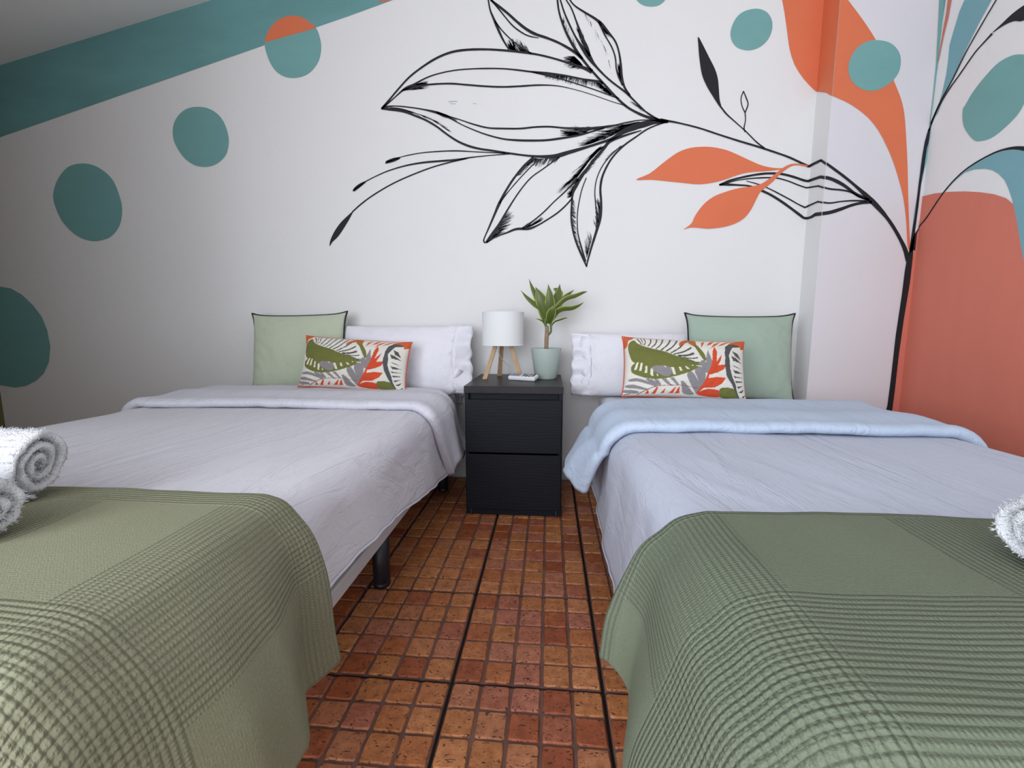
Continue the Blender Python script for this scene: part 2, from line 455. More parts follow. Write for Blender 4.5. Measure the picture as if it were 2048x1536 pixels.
# big orange leaf that runs over the pier
big = [(1590, -250), (1566, -190), (1553, -120), (1551, -60), (1558, -30), (1564, 0), (1569, 27.6), (1574.5, 67), (1579, 98.6), (1589, 130), (1607, 158), (1628.6, 180.7), (1634.5, 183.4), (1652, 185.4), (1662, 191), (1689.7, 203), (1713, 217), (1737, 236.7), (1756.8, 262), (1772.6, 292), (1784.4, 319.5), (1796, 355), (1806, 394.5), (1812, 442), (1814, 485), (1817, 500), (1820, 488), (1818, 453.7), (1816, 394.5), (1814.8, 335), (1812, 276), (1808, 225), (1800, 193), (1788, 163.7), (1772, 120), (1753, 82.8), (1733, 51), (1713.4, 23.7), (1695.6, 0), (1672, -35), (1652, -80), (1634, -140), (1614, -205)]
fill('painted_leaf', P_, big, orange, 1, step=2)
fill('painted_spot', D_, [(1156, 350), (1165, 300), (1200, 245), (1250, 212), (1310, 205), (1370, 220), (1410, 260), (1422, 310), (1410, 370), (1370, 420), (1310, 455), (1250, 460), (1195, 435), (1165, 395)], teal, 3)
# two small orange leaves
fill('painted_leaf', D_, [(80, 912), (150, 880), (220, 825), (290, 775), (350, 752), (410, 745), (470, 747), (540, 762), (600, 787), (660, 815), (720, 840), (780, 852), (830, 854), (800, 862), (740, 868), (650, 875), (590, 890), (540, 908), (480, 925), (400, 935), (320, 928), (240, 920), (160, 912)], orange, 3, step=3)
fill('painted_leaf', D_, [(320, 1165), (360, 1135), (380, 1095), (420, 1040), (470, 1000), (530, 975), (600, 955), (670, 945), (720, 930), (770, 895), (810, 862), (850, 838), (890, 830), (945, 838), (945, 846), (895, 838), (858, 848), (815, 880), (775, 920), (740, 950), (710, 975), (690, 1010), (665, 1060), (630, 1105), (580, 1135), (520, 1152), (450, 1160), (390, 1155), (350, 1155)], orange, 6, step=3)
# right wall: coral field, teal leaf, big spot, black leaf and the trunk in the corner
coral_p = [(1845.6, 392.5), (1871, 386.6), (1900, 383.5), (1930, 382.7), (1962, 384.5), (1989.6, 388.6), (2013, 396.5), (2027, 408), (2033, 434), (2043, 493), (2058, 570), (2110, 760), (2250, 1100), (2250, 1500), (1790, 1500), (1762, 990), (1784, 812), (1797, 700), (1812, 600), (1824, 520), (1834, 465), (1840, 434)]
fill('painted_field', P_, coral_p, coral, 1, sm=False)
fill('painted_leaf', P_, [(1885, 387), (1905, 366), (1930, 345), (1950, 338.5), (1969.8, 337.3), (1985, 340), (1997.5, 347), (2010, 360), (2017, 374.8), (2025, 398), (2033, 434), (2043, 493), (2058, 570), (2110, 700), (2160, 600), (2130, 380), (2090, 310), (2048, 296), (2021, 298), (1989.6, 307), (1950, 328), (1918.6, 352)], blue_teal, 2, sm=False)
fill('painted_spot', P_, [(1926, 221), (1928, 252), (1946, 278), (1962, 282), (1989.6, 272), (2029, 237), (2048, 209), (2070, 165), (2075, 130), (2064, 114), (2048, 109), (2025, 111), (1997, 126), (1970, 154), (1946, 185), (1932, 209)], teal, 2)
fill('painted_leaf', D_, [(1640, -260), (1622, -130), (1617, 0), (1612, 100), (1607, 200), (1600, 330), (1585, 480), (1563, 660), (1530, 850), (1490, 1080), (1472, 1230), (1480, 1230), (1500, 1080), (1540, 850), (1568, 660), (1590, 490), (1612, 330), (1622, 200), (1637, 100), (1652, 0), (1655, -130)], teal, 2, sm=False)
fill('painted_leaf', D_, [(1700, -200), (1676, -90), (1664, 0), (1655, 70), (1640, 150), (1622, 260), (1612, 330), (1620, 300), (1642, 190), (1667, 90), (1683, 0), (1696, -90)], coral, 3, sm=False)
fill('painted_leaf', D_, [(1990, -330), (1850, -190), (1785, -90), (1748, 0), (1722, 60), (1695, 150), (1672, 230), (1665, 310), (1655, 380), (1635, 470), (1600, 590), (1612, 575), (1650, 480), (1700, 370), (1760, 240), (1820, 120), (1885, 0), (1935, -110), (1980, -230)], blue_teal, 2, sm=False)
fill('painted_leaf', D_, [(1578, 655), (1566, 740), (1556, 810), (1540, 870), (1528, 930), (1538, 820), (1552, 740), (1566, 680)], blue_teal, 2, sm=False)
fill('painted_leaf', P_, [(1985, 66), (2005, 47), (2025, 28), (2048, 11), (2075, -5), (2085, 15), (2048, 41), (2030, 42), (2010, 50)], black, 3, lab='black leaf on a fine stem')
strokes('painted_stem', P_, [
    [(1985.6, 67, 4), (1968, 86, 2.6), (1950, 106.5, 2.4), (1922.5, 146, 2.4), (1895, 185, 2.4), (1875, 221, 2.6), (1859, 258, 3.4)],
    [(2022, -50, 2.4), (1993.5, 0, 2.2), (1970, 39.5, 2.2), (1934, 102.6, 2.2), (1906.7, 157.8, 2.4), (1883, 201, 2.6), (1867, 237, 2.6), (1857, 262, 3)],
    [(1858, 258, 4), (1853, 282, 7), (1847.5, 307.7, 6), (1840, 360, 5), (1831.8, 426, 5), (1826, 465, 6), (1820, 512, 9)],
    [(1824, 500, 12), (1829, 474, 7), (1833, 464, 3), (1842, 450, 2.4), (1855, 434, 2.6), (1887, 386.6, 2.6), (1918.6, 351, 2.6), (1950, 327, 2.8), (1989.6, 305.7, 3.2), (2021, 296.7, 5), (2048, 297, 9), (2075, 305, 14)]], black, 4)
trunk = [(1826, 500), (1829, 469.5), (1823, 530), (1818.8, 566), (1806.7, 639), (1796.6, 711.6), (1788.5, 784), (1783, 825), (1772, 900), (1752, 900), (1774, 810), (1780, 764), (1790.5, 671), (1802.6, 590.5), (1808.7, 542), (1813, 517), (1818, 508)]
fill('painted_trunk', P_, trunk, black, 5, sm=False, lab='black painted trunk running down the corner')

# the black branch
strokes('painted_stem', D_, [
    [(205, 612, 22), (245, 615, 12), (300, 625, 9), (400, 650, 9), (500, 683, 9), (600, 715, 10), (700, 745, 11), (800, 778, 10), (860, 800, 11), (920, 828, 12), (955, 845, 12)],
    [(953, 846, 12), (1022, 812, 12)],
    [(1019, 811, 12), (1080, 855, 14), (1140, 900, 14), (1200, 950, 16), (1260, 1005, 26), (1300, 1045, 26), (1340, 1090, 20), (1380, 1145, 18), (1420, 1215, 19), (1445, 1270, 22), (1458, 1325, 24)],
    [(512, 545, 8), (540, 580, 8), (590, 625, 6), (640, 670, 6), (690, 720, 7), (732, 753, 8)],
    [(633, 570, 6), (635, 610, 5), (628, 650, 6), (634, 670, 7)],
    [(625, 463, 5), (640, 500, 6), (648, 525, 6), (643, 548, 6), (633, 572, 6)], [(625, 463, 5), (615, 490, 5), (613, 515, 5), (620, 545, 5), (633, 572, 6)],
    [(502, 938, 8), (530, 928, 12), (560, 915, 11), (640, 895, 10), (720, 882, 11), (780, 880, 12), (830, 885, 12), (880, 898, 12), (930, 915, 12), (951, 919, 12)],
    [(949, 920, 12), (1017, 897, 14)], [(1015, 896, 15), (1070, 908, 18), (1130, 938, 17), (1190, 982, 15), (1240, 1005, 14), (1262, 1016, 14)],
    [(540, 930, 5), (580, 918, 5), (640, 908, 6), (720, 902, 7), (790, 903, 7), (850, 918, 7), (900, 938, 7), (944, 953, 7)], [(942, 953, 7), (1007, 943, 8)], [(1005, 942, 9), (1060, 958, 9), (1120, 964, 9), (1170, 975, 9), (1210, 998, 8), (1255, 1015, 8)],
    [(640, 918, 4), (700, 935, 6), (750, 955, 6), (800, 980, 7), (860, 1012, 7), (900, 1035, 7), (937, 1053, 8)], [(935, 1053, 8), (1004, 1023, 8)], [(1002, 1022, 9), (1060, 1030, 8), (1120, 1022, 7), (1180, 1018, 8), (1250, 1020, 10)],
    [(502, 938, 8), (530, 936, 12), (560, 937, 12), (600, 939, 9), (650, 943, 9), (700, 960, 12), (760, 987, 12), (820, 1024, 13), (870, 1060, 13), (910, 1090, 14), (934, 1106, 13), (965, 1103, 13), (995, 1086, 16)],
    [(993, 1087, 18), (1060, 1078, 18), (1120, 1060, 16), (1170, 1042, 14), (1220, 1030, 14), (1275, 1025, 16)]], black, 4)
fill('painted_leaf', D_, [(395, 188), (420, 230), (450, 290), (480, 350), (495, 400), (500, 450), (505, 510), (517, 553), (500, 537), (470, 490), (440, 440), (415, 380), (402, 300), (397, 240)], black, 4, lab='slim black leaf on its own twig')

# the large outlined flower
strokes('painted_flower_outline', A_, [
    [(338, 599, 12), (380, 550, 10), (430, 490, 9), (490, 425, 10), (560, 370, 11), (640, 320, 12), (720, 288, 13), (800, 275, 13), (900, 272, 12), (1000, 277, 12), (1100, 287, 12), (1200, 302, 11), (1300, 327, 11), (1400, 360, 13), (1450, 375, 18), (1492, 394, 26)],
    [(345, 592, 10), (400, 545, 6), (450, 500, 10), (480, 482, 16), (520, 462, 10), (580, 430, 8), (640, 408, 7), (720, 390, 7), (800, 381, 7), (900, 377, 8), (1000, 378, 8), (1080, 385, 9), (1160, 395, 10), (1240, 402, 12), (1340, 415, 10), (1440, 435, 10), (1530, 450, 16), (1552, 462, 10)],
    [(1160, 396, 7), (1240, 413, 10), (1340, 440, 7), (1430, 468, 6), (1520, 498, 6), (1600, 528, 7), (1640, 540, 6)],
    [(450, 497, 8), (500, 485, 14), (560, 470, 10), (640, 462, 10), (720, 460, 10), (800, 466, 10), (900, 474, 10), (1000, 478, 10), (1100, 474, 10), (1200, 468, 9), (1300, 472, 6), (1400, 493, 4), (1500, 523, 4), (1600, 558, 4), (1680, 582, 4)],
    [(345, 590, 14), (400, 583, 7), (470, 587, 7), (560, 600, 8), (640, 618, 14), (700, 638, 9), (760, 655, 6), (840, 682, 8), (920, 702, 9), (1000, 706, 10), (1100, 706, 10), (1180, 698, 10), (1260, 696, 10), (1340, 703, 10), (1420, 705, 12), (1500, 705, 16), (1560, 698, 15), (1620, 688, 10), (1680, 673, 7), (1760, 660, 6), (1850, 662, 8)],
    [(640, 618, 10), (680, 634, 18), (710, 645, 14), (740, 664, 7), (800, 695, 6), (900, 735, 8), (1000, 762, 9), (1080, 770, 12), (1160, 772, 12), (1240, 770, 12), (1320, 760, 12), (1420, 743, 10), (1500, 720, 9), (1560, 703, 9)],
    [(338, 597, 10), (400, 602, 16), (460, 612, 14), (520, 635, 11), (580, 660, 11), (640, 695, 11), (700, 740, 11), (760, 778, 12), (820, 803, 13), (880, 818, 12), (950, 828, 11), (1040, 842, 11), (1140, 855, 11), (1220, 860, 16), (1290, 858, 24), (1360, 838, 22), (1440, 815, 16), (1520, 790, 14), (1600, 762, 16), (1660, 725, 26), (1720, 700, 34), (1780, 682, 32), (1840, 670, 24), (1905, 668, 16)],
    [(1282, -150, 6), (1290, -80, 9), (1302, 0, 10), (1310, 60, 10), (1330, 130, 11), (1360, 200, 13), (1400, 270, 16), (1450, 340, 14), (1500, 400, 13), (1560, 465, 13), (1620, 530, 13), (1680, 585, 13), (1740, 620, 14), (1800, 645, 16), (1860, 662, 20), (1910, 669, 14)],
    [(1282, -150, 5), (1298, -75, 8), (1318, 0, 8), (1340, 70, 9), (1370, 140, 10), (1405, 210, 11), (1440, 265, 20), (1470, 305, 30), (1500, 350, 17), (1550, 405, 11), (1600, 450, 11), (1660, 495, 11), (1690, 520, 12), (1740, 570, 10), (1800, 625, 9), (1860, 660, 12)],
    [(1282, -150, 5), (1312, -75, 7), (1350, 0, 7), (1380, 50, 8), (1410, 130, 10), (1440, 210, 14), (1462, 265, 22), (1480, 310, 14)],
    [(1282, -150, 6), (1320, -85, 8), (1370, 0, 8), (1400, 35, 9), (1450, 68, 11), (1510, 105, 14), (1545, 135, 18), (1580, 175, 11), (1620, 230, 10), (1640, 290, 10), (1650, 360, 12), (1655, 420, 12), (1670, 480, 12), (1700, 525, 10)],
    [(1530, 120, 14), (1560, 190, 8), (1600, 260, 8), (1620, 320, 8), (1625, 380, 7), (1640, 430, 8), (1660, 470, 8)],
    [(905, -75, 6), (915, -40, 8), (923, 0, 8), (935, 60, 9), (960, 120, 14), (985, 180, 13), (1010, 230, 10), (1037, 272, 10)],
    [(960, 118, 8), (1000, 170, 7), (1050, 220, 7), (1100, 258, 7), (1160, 296, 9)],
    [(905, -75, 6), (914, -40, 10), (937, 0, 12), (980, 35, 14), (1030, 75, 14), (1080, 120, 14), (1130, 160, 16), (1180, 188, 16), (1240, 208, 14), (1300, 232, 13), (1350, 258, 14), (1400, 290, 16), (1440, 325, 14)],
    [(940, 2, 8), (980, 50, 8), (1020, 100, 7), (1060, 145, 8), (1110, 182, 8), (1150, 200, 7), (1200, 210, 4)]], black, 4)
strokes('painted_flower_outline', C_, [
    [(1250, 160, 16), (1190, 215, 13), (1130, 290, 12), (1080, 370, 13), (1045, 440, 16), (1015, 510, 12), (985, 580, 9), (965, 625, 7), (958, 650, 8), (969, 662, 10)],
    [(1265, 185, 6), (1210, 240, 6), (1150, 305, 6), (1095, 370, 6), (1050, 430, 8)],
    [(1400, 160, 14), (1385, 170, 8), (1310, 225, 7), (1240, 275, 7), (1190, 330, 7), (1140, 400, 8), (1090, 480, 10), (1050, 550, 14), (1010, 610, 20), (973, 658, 12)],
    [(972, 660, 10), (1030, 625, 9), (1090, 603, 10), (1150, 580, 14), (1220, 578, 16), (1270, 560, 10), (1330, 525, 9), (1390, 485, 9), (1440, 440, 9), (1477, 398, 9)],
    [(1185, 577, 14), (1250, 530, 8), (1310, 480, 8), (1370, 420, 7), (1430, 365, 8), (1480, 315, 12), (1512, 288, 20)],
    [(1880, 4, 6), (1800, 28, 12), (1700, 65, 18), (1660, 110, 16), (1610, 170, 15), (1560, 230, 15), (1520, 285, 22), (1498, 325, 22), (1480, 370, 13), (1472, 430, 9), (1470, 520, 10), (1480, 590, 10), (1500, 660, 11), (1530, 730, 14), (1560, 800, 8)],
    [(1558, 280, 6), (1535, 340, 6), (1520, 400, 6), (1508, 470, 6), (1505, 540, 6), (1510, 610, 7), (1530, 690, 10), (1555, 770, 8)],
    [(2025, -46, 8), (1965, -26, 8), (1908, 0, 9), (1850, 40, 9), (1780, 90, 10), (1720, 150, 10), (1680, 210, 11), (1650, 280, 12), (1640, 350, 13), (1645, 430, 13), (1638, 510, 20), (1618, 590, 16), (1590, 680, 12), (1565, 770, 9), (1560, 802, 6)],
    [(1760, 95, 6), (1700, 150, 6), (1650, 215, 6), (1618, 290, 6), (1608, 360, 6), (1612, 430, 7), (1620, 500, 10), (1626, 540, 10)]], black, 4)
strokes('painted_stamen', C_, [[(462, 162, 4), (520, 148, 6), (600, 134, 6), (700, 126, 7), (800, 123, 8), (900, 128, 6), (1000, 133, 6), (1085, 136, 8)]], black, 4)
strokes('painted_stamen', C_, [[(262, 305, 6), (320, 275, 6), (400, 240, 7), (500, 210, 9), (600, 192, 11), (700, 183, 12), (800, 175, 12), (880, 162, 8), (960, 153, 6), (1040, 146, 6), (1110, 140, 8)]], black, 4)
strokes('painted_stamen', C_, [[(190, 480, 8), (240, 435, 8), (300, 390, 8), (380, 340, 8), (460, 298, 8), (560, 255, 8), (660, 218, 8), (760, 190, 8), (860, 168, 6)]], black, 4)
fill('painted_bud', C_, [(58, 680), (62, 645), (85, 595), (120, 545), (160, 505), (194, 476), (182, 505), (150, 560), (110, 620), (75, 655)], black, 4)
strokes('painted_bud', C_, [[(386, 191, 12), (400, 186, 18), (430, 176, 22), (455, 168, 16), (470, 163, 8)]], black, 4)
strokes('painted_bud', C_, [[(198, 358, 12), (206, 347, 17), (228, 329, 20), (250, 314, 15), (268, 303, 8)]], black, 4)
# brushed buds and feathered shading: short dry-brush hairs
def hairs(name, crop, base, direc, length, n, wd, mat, layer, seed=1):
    rn = random.Random(seed); b = catmull([tuple(p) for p in base], 8); q = []
    for _ in range(n):
        t = rn.random()*(len(b)-1); i = min(int(t), len(b)-2); f = t-i
        x = b[i][0]+(b[i+1][0]-b[i][0])*f; y = b[i][1]+(b[i+1][1]-b[i][1])*f
        l = length*rn.uniform(.25, 1.0)*(.5+.5*math.sin(PI*t/(len(b)-1))**.5); a = math.atan2(direc[1], direc[0]) + rn.uniform(-.18, .18)
        q += quads(crop, [(x, y, wd), (x+math.cos(a)*l*.5, y+math.sin(a)*l*.5, wd*.8), (x+math.cos(a)*l, y+math.sin(a)*l, wd*.3)], 1)
    stuffs = len(bpy.data.objects)
    paint(name, q, mat, layer)
    for o in list(bpy.data.objects)[:]:
        if o.name.startswith(name) and 'kind' not in o: o['kind'] = 'stuff'
H = 'painted_shading'
hairs('painted_bud', C_, [(392, 192), (430, 176), (468, 163)], (-1, .35), 26, 90, 4, black, 4, 2)
hairs('painted_bud', C_, [(200, 350), (230, 328), (262, 306)], (-.8, .7), 26, 90, 4, black, 4, 3)
hairs(H, C_, [(1245, 165), (1300, 168), (1400, 160)], (-.5, .9), 55, 77, 3, charcoal, 3, 4)
hairs(H, C_, [(1250, 168), (1200, 215), (1150, 270)], (.6, -.2), 40, 90, 3, grey_wash, 2, 5)
hairs(H, C_, [(1650, 90), (1590, 160), (1530, 240), (1440, 320)], (-.75, .75), 150, 170, 3.0, pale_wash, 2, 6)
hairs(H, C_, [(1690, 75), (1640, 110), (1590, 165)], (-.8, .7), 70, 135, 2.4, grey_wash, 2, 7)
hairs(H, C_, [(1530, 290), (1500, 330), (1475, 385)], (-.8, .5), 55, 180, 3, grey_wash, 2, 8)
hairs(H, C_, [(1080, 500), (1030, 590), (990, 645)], (.75, -.35), 95, 195, 2.6, grey_wash, 2, 9)
hairs(H, C_, [(1090, 485), (1050, 555), (1010, 615)], (.85, -.3), 50, 56, 2.6, charcoal, 3, 10)
hairs(H, C_, [(1180, 578), (1230, 565), (1270, 545)], (.8, -.6), 75, 105, 2.6, grey_wash, 2, 11)
hairs(H, C_, [(1475, 400), (1473, 480), (1482, 580), (1510, 690)], (.6, .5), 34, 105, 2.6, charcoal, 3, 12)
hairs(H, C_, [(1640, 440), (1636, 520), (1618, 590)], (-.3, -.9), 80, 62, 2.6, charcoal, 3, 13)
hairs(H, C_, [(1560, 750), (1575, 700), (1590, 640)], (-.2, -1), 90, 60, 2.4, pale_wash, 2, 14)
hairs(H, C_, [(1640, 120), (1580, 190), (1540, 260)], (.5, -.2), 50, 165, 2.4, grey_wash, 2, 15)
hairs(H, C_, [(1790, 80), (1740, 110), (1690, 160)], (-.7, .6), 60, 80, 2.4, pale_wash, 2, 29)
hairs(H, A_, [(1240, 404), (1320, 414), (1420, 434), (1520, 452)], (-.25, .9), 40, 240, 3, grey_wash, 2, 16)
hairs(H, A_, [(1240, 404), (1300, 412), (1340, 420)], (-.2, 1), 26, 56, 4, charcoal, 3, 17)
hairs(H, A_, [(1540, 462), (1580, 495), (1610, 525)], (-.95, -.2), 60, 135, 3, grey_wash, 2, 18)
hairs(H, A_, [(470, 494), (490, 482), (520, 466)], (.95, -.15), 110, 165, 4, grey_wash, 2, 19)
hairs(H, A_, [(470, 494), (485, 485), (500, 475)], (.95, -.2), 60, 42, 4, charcoal, 3, 20)
hairs(H, A_, [(1450, 372), (1430, 345), (1395, 310)], (-1, .1), 90, 195, 3, grey_wash, 2, 21)
hairs(H, A_, [(1040, 272), (1090, 282), (1150, 294)], (-.35, -.9), 75, 200, 4, pale_wash, 2, 22)
hairs(H, A_, [(1080, 280), (1120, 286), (1150, 294)], (-.5, -.8), 45, 90, 3.4, grey_wash, 3, 23)
hairs(H, A_, [(1470, 300), (1455, 255), (1430, 195)], (-.35, -.9), 90, 180, 3.4, grey_wash, 2, 24)
hairs(H, A_, [(1470, 300), (1450, 260), (1440, 240)], (-.3, -.95), 60, 62, 3.4, charcoal, 3, 25)
hairs(H, A_, [(1330, 130), (1345, 180), (1400, 270)], (.1, -.9), 60, 90, 2.6, pale_wash, 2, 26)
hairs(H, A_, [(1560, 150), (1540, 135), (1530, 120)], (.5, .85), 90, 90, 3, grey_wash, 2, 27)
hairs(H, A_, [(1655, 470), (1650, 430), (1648, 380)], (-.25, -.9), 70, 105, 3, grey_wash, 2, 28)
hairs(H, A_, [(1860, 655), (1800, 620), (1720, 565)], (-.7, -.35), 55, 110, 3, pale_wash, 2, 30)
hairs(H, A_, [(380, 588), (460, 600), (600, 650), (700, 715)], (.7, .35), 55, 160, 3, pale_wash, 2, 31)
hairs(H, A_, [(650, 620), (690, 640), (730, 660)], (.95, .3), 50, 62, 4, charcoal, 3, 32)
hairs(H, A_, [(1480, 712), (1440, 738), (1400, 745)], (-1, -.15), 120, 165, 3, grey_wash, 2, 33)
hairs(H, A_, [(1530, 705), (1480, 715), (1450, 735)], (-1, -.1), 60, 42, 4, charcoal, 3, 34)
hairs(H, A_, [(1780, 670), (1680, 700), (1600, 745), (1480, 790)], (-.9, .12), 130, 390, 3, grey_wash, 2, 35)
hairs(H, A_, [(1700, 690), (1640, 720), (1560, 765)], (-.95, .2), 70, 70, 2.4, charcoal, 3, 36)
hairs(H, A_, [(1450, 70), (1490, 130), (1560, 260), (1600, 400)], (.25, .95), 60, 30, 2.6, pale_wash, 2, 37)
strokes('painted_shading', A_, [[(705, 560, 3), (730, 556, 4), (755, 558, 2)], [(715, 568, 2), (735, 570, 3), (745, 569, 2)], [(838, 568, 2), (858, 570, 3)]], grey_wash, 2)

# ------------------------------------------------------------------ beds
sheet_mat = M_cloth('white_sheet', (0.74, 0.74, 0.80), 900, 0.35)
duvet_mat = M_cloth('grey_duvet_cotton', (0.70, 0.69, 0.74), 1100, 0.5, crease=.42, turn=.28)
duvet_mat_blue_lit = M_cloth('blue_lit_duvet_cotton', (0.52, 0.55, 0.65), 1100, 0.5, crease=.40, turn=-.35)  # same cotton as the grey duvet, bluish light put into the colour
under_mat = M_cloth('duvet_reverse', (0.69, 0.69, 0.76), 1100, 0.5, crease=.30, turn=1.2)
under_mat_blue_lit = M_cloth('blue_lit_duvet_reverse', (0.50, 0.59, 0.73), 1100, 0.5, crease=.28, turn=1.9)  # same reverse cloth, tinted for the bluish light
rail_mat = M_plain('grey_bed_steel', (0.55, 0.55, 0.55), 0.5, 0.4)
leg_mat = M_plain('black_leg', (0.012, 0.013, 0.018), 0.4, 0.5)
Y0, Y1 = 0.27, 2.19

def make_bed(label, x0, x1):
    t = thing('bed', label, 'bed', ((x0+x1)/2, (Y0+Y1)/2, 0), 'single beds side by side')
    # mattress with slightly crumpled side sheet
    bm = bmesh.new()
    v, f = rbox(x0, x1, Y0, Y1, .262, .458, .035, 4)
    bv = [bm.verts.new(p) for p in v]
    for q in f: bm.faces.new([bv[i] for i in q])
    bmesh.ops.subdivide_edges(bm, edges=[e for e in bm.edges if e.calc_length() > .09], cuts=11, use_grid_fill=True)
    for p in bm.verts:
        sidew = 1 if (.275 < p.co.z < .44) else .2
        p.co.x += sidew*.006*nz(p.co.y*34, p.co.z*9, x0); p.co.y += sidew*.006*nz(p.co.x*34, p.co.z*9, 3)
    bm.verts.index_update()
    mk('mattress', [tuple(p.co) for p in bm.verts], [tuple(p.index for p in q.verts) for q in bm.faces], sheet_mat, t); bm.free()
    g = .028
    mk('side_rail', *rbox(x0-.012, x0-.012+g, Y0+.02, Y1-.02, .198, .236, .004), rail_mat, t, smooth=False)
    mk('side_rail', *rbox(x1+.012-g, x1+.012, Y0+.02, Y1-.02, .198, .236, .004), rail_mat, t, smooth=False)
    for y in (Y0+.02, 1.19, Y1-.02-g):
        mk('cross_rail', *rbox(x0-.011+g, x1+.011-g, y, y+g, .198, .236, .004), rail_mat, t, smooth=False)
    mk('slatted_base', *join([rbox(x0+.022, x1-.022, Y0+.05+i*.145, Y0+.05+i*.145+.07, .237, .255, .003, 1) for i in range(13)] + [box(x0+.025, x1-.025, Y0+.03, Y1-.03, .2555, .261)]), rail_mat, t, smooth=False)
    for y in (Y0+.10, 1.236, Y1-.16):
        for x in (x0+.045, x1-.045):
            l = mk('leg', *lathe([(0, 0), (.022, 0), (.0255, .004), (.0255, .012), (.024, .014), (.0255, .017), (.0255, .198), (0, .198)], x, y, 28), leg_mat, t)
    return t
bedL = make_bed('single bed under the grey duvet, black legs and grey side rail showing', -1.56, -0.455)
bedR = make_bed('single bed under the bluish duvet, beside the coral wall and pier', 0.245, 1.135)

def section(xl, xr, zt, r, hl, hr, fl, fr, off, ncol, crown=0.0, ex=1.7):
    """cross section of a cover: left hem, up, over the bed, down to the right hem (x, z pairs)"""
    xl -= off; xr += off; zt += off; r += off*.6
    nl, na = 14, 8; nt = ncol - 2*(nl+na)
    P = []
    for i in range(nl):
        t = i/nl; z = lerp(hl, zt-r, t); P.append((xl - fl*(1-t)**ex, z))
    for i in range(na):
        a = PI - (PI/2)*i/na; P.append((xl+r+r*math.cos(a), zt-r+r*math.sin(a)))
    for i in range(nt):
        t = i/(nt-1); P.append((lerp(xl+r, xr-r, t), zt + crown*math.sin(PI*t)))
    for i in range(na):
        a = PI/2 - (PI/2)*(i+1)/na; P.append((xr-r+r*math.cos(a), zt-r+r*math.sin(a)))
    for i in range(nl):
        t = 1-(i+1)/nl; z = lerp(hr, zt-r, t); P.append((xr + fr*(1-t)**ex, z))
    return P
def sheet(name, rows, mat, parent, thick=0.012, uv=None, sub=0, rim=True):
    m = len(rows); n = len(rows[0])
    V = [p for r in rows for p in r]
    Fc = [(i*n+j, i*n+j+1, (i+1)*n+j+1, (i+1)*n+j) for i in range(m-1) for j in range(n-1)]
    o = mk(name, V, Fc, mat, parent, uvs=uv)
    if thick:
        s = o.modifiers.new('thickness', 'SOLIDIFY'); s.thickness = thick; s.offset = -1; s.use_rim = rim
    if sub:
        s = o.modifiers.new('smooth', 'SUBSURF'); s.levels = sub; s.render_levels = sub
    return o

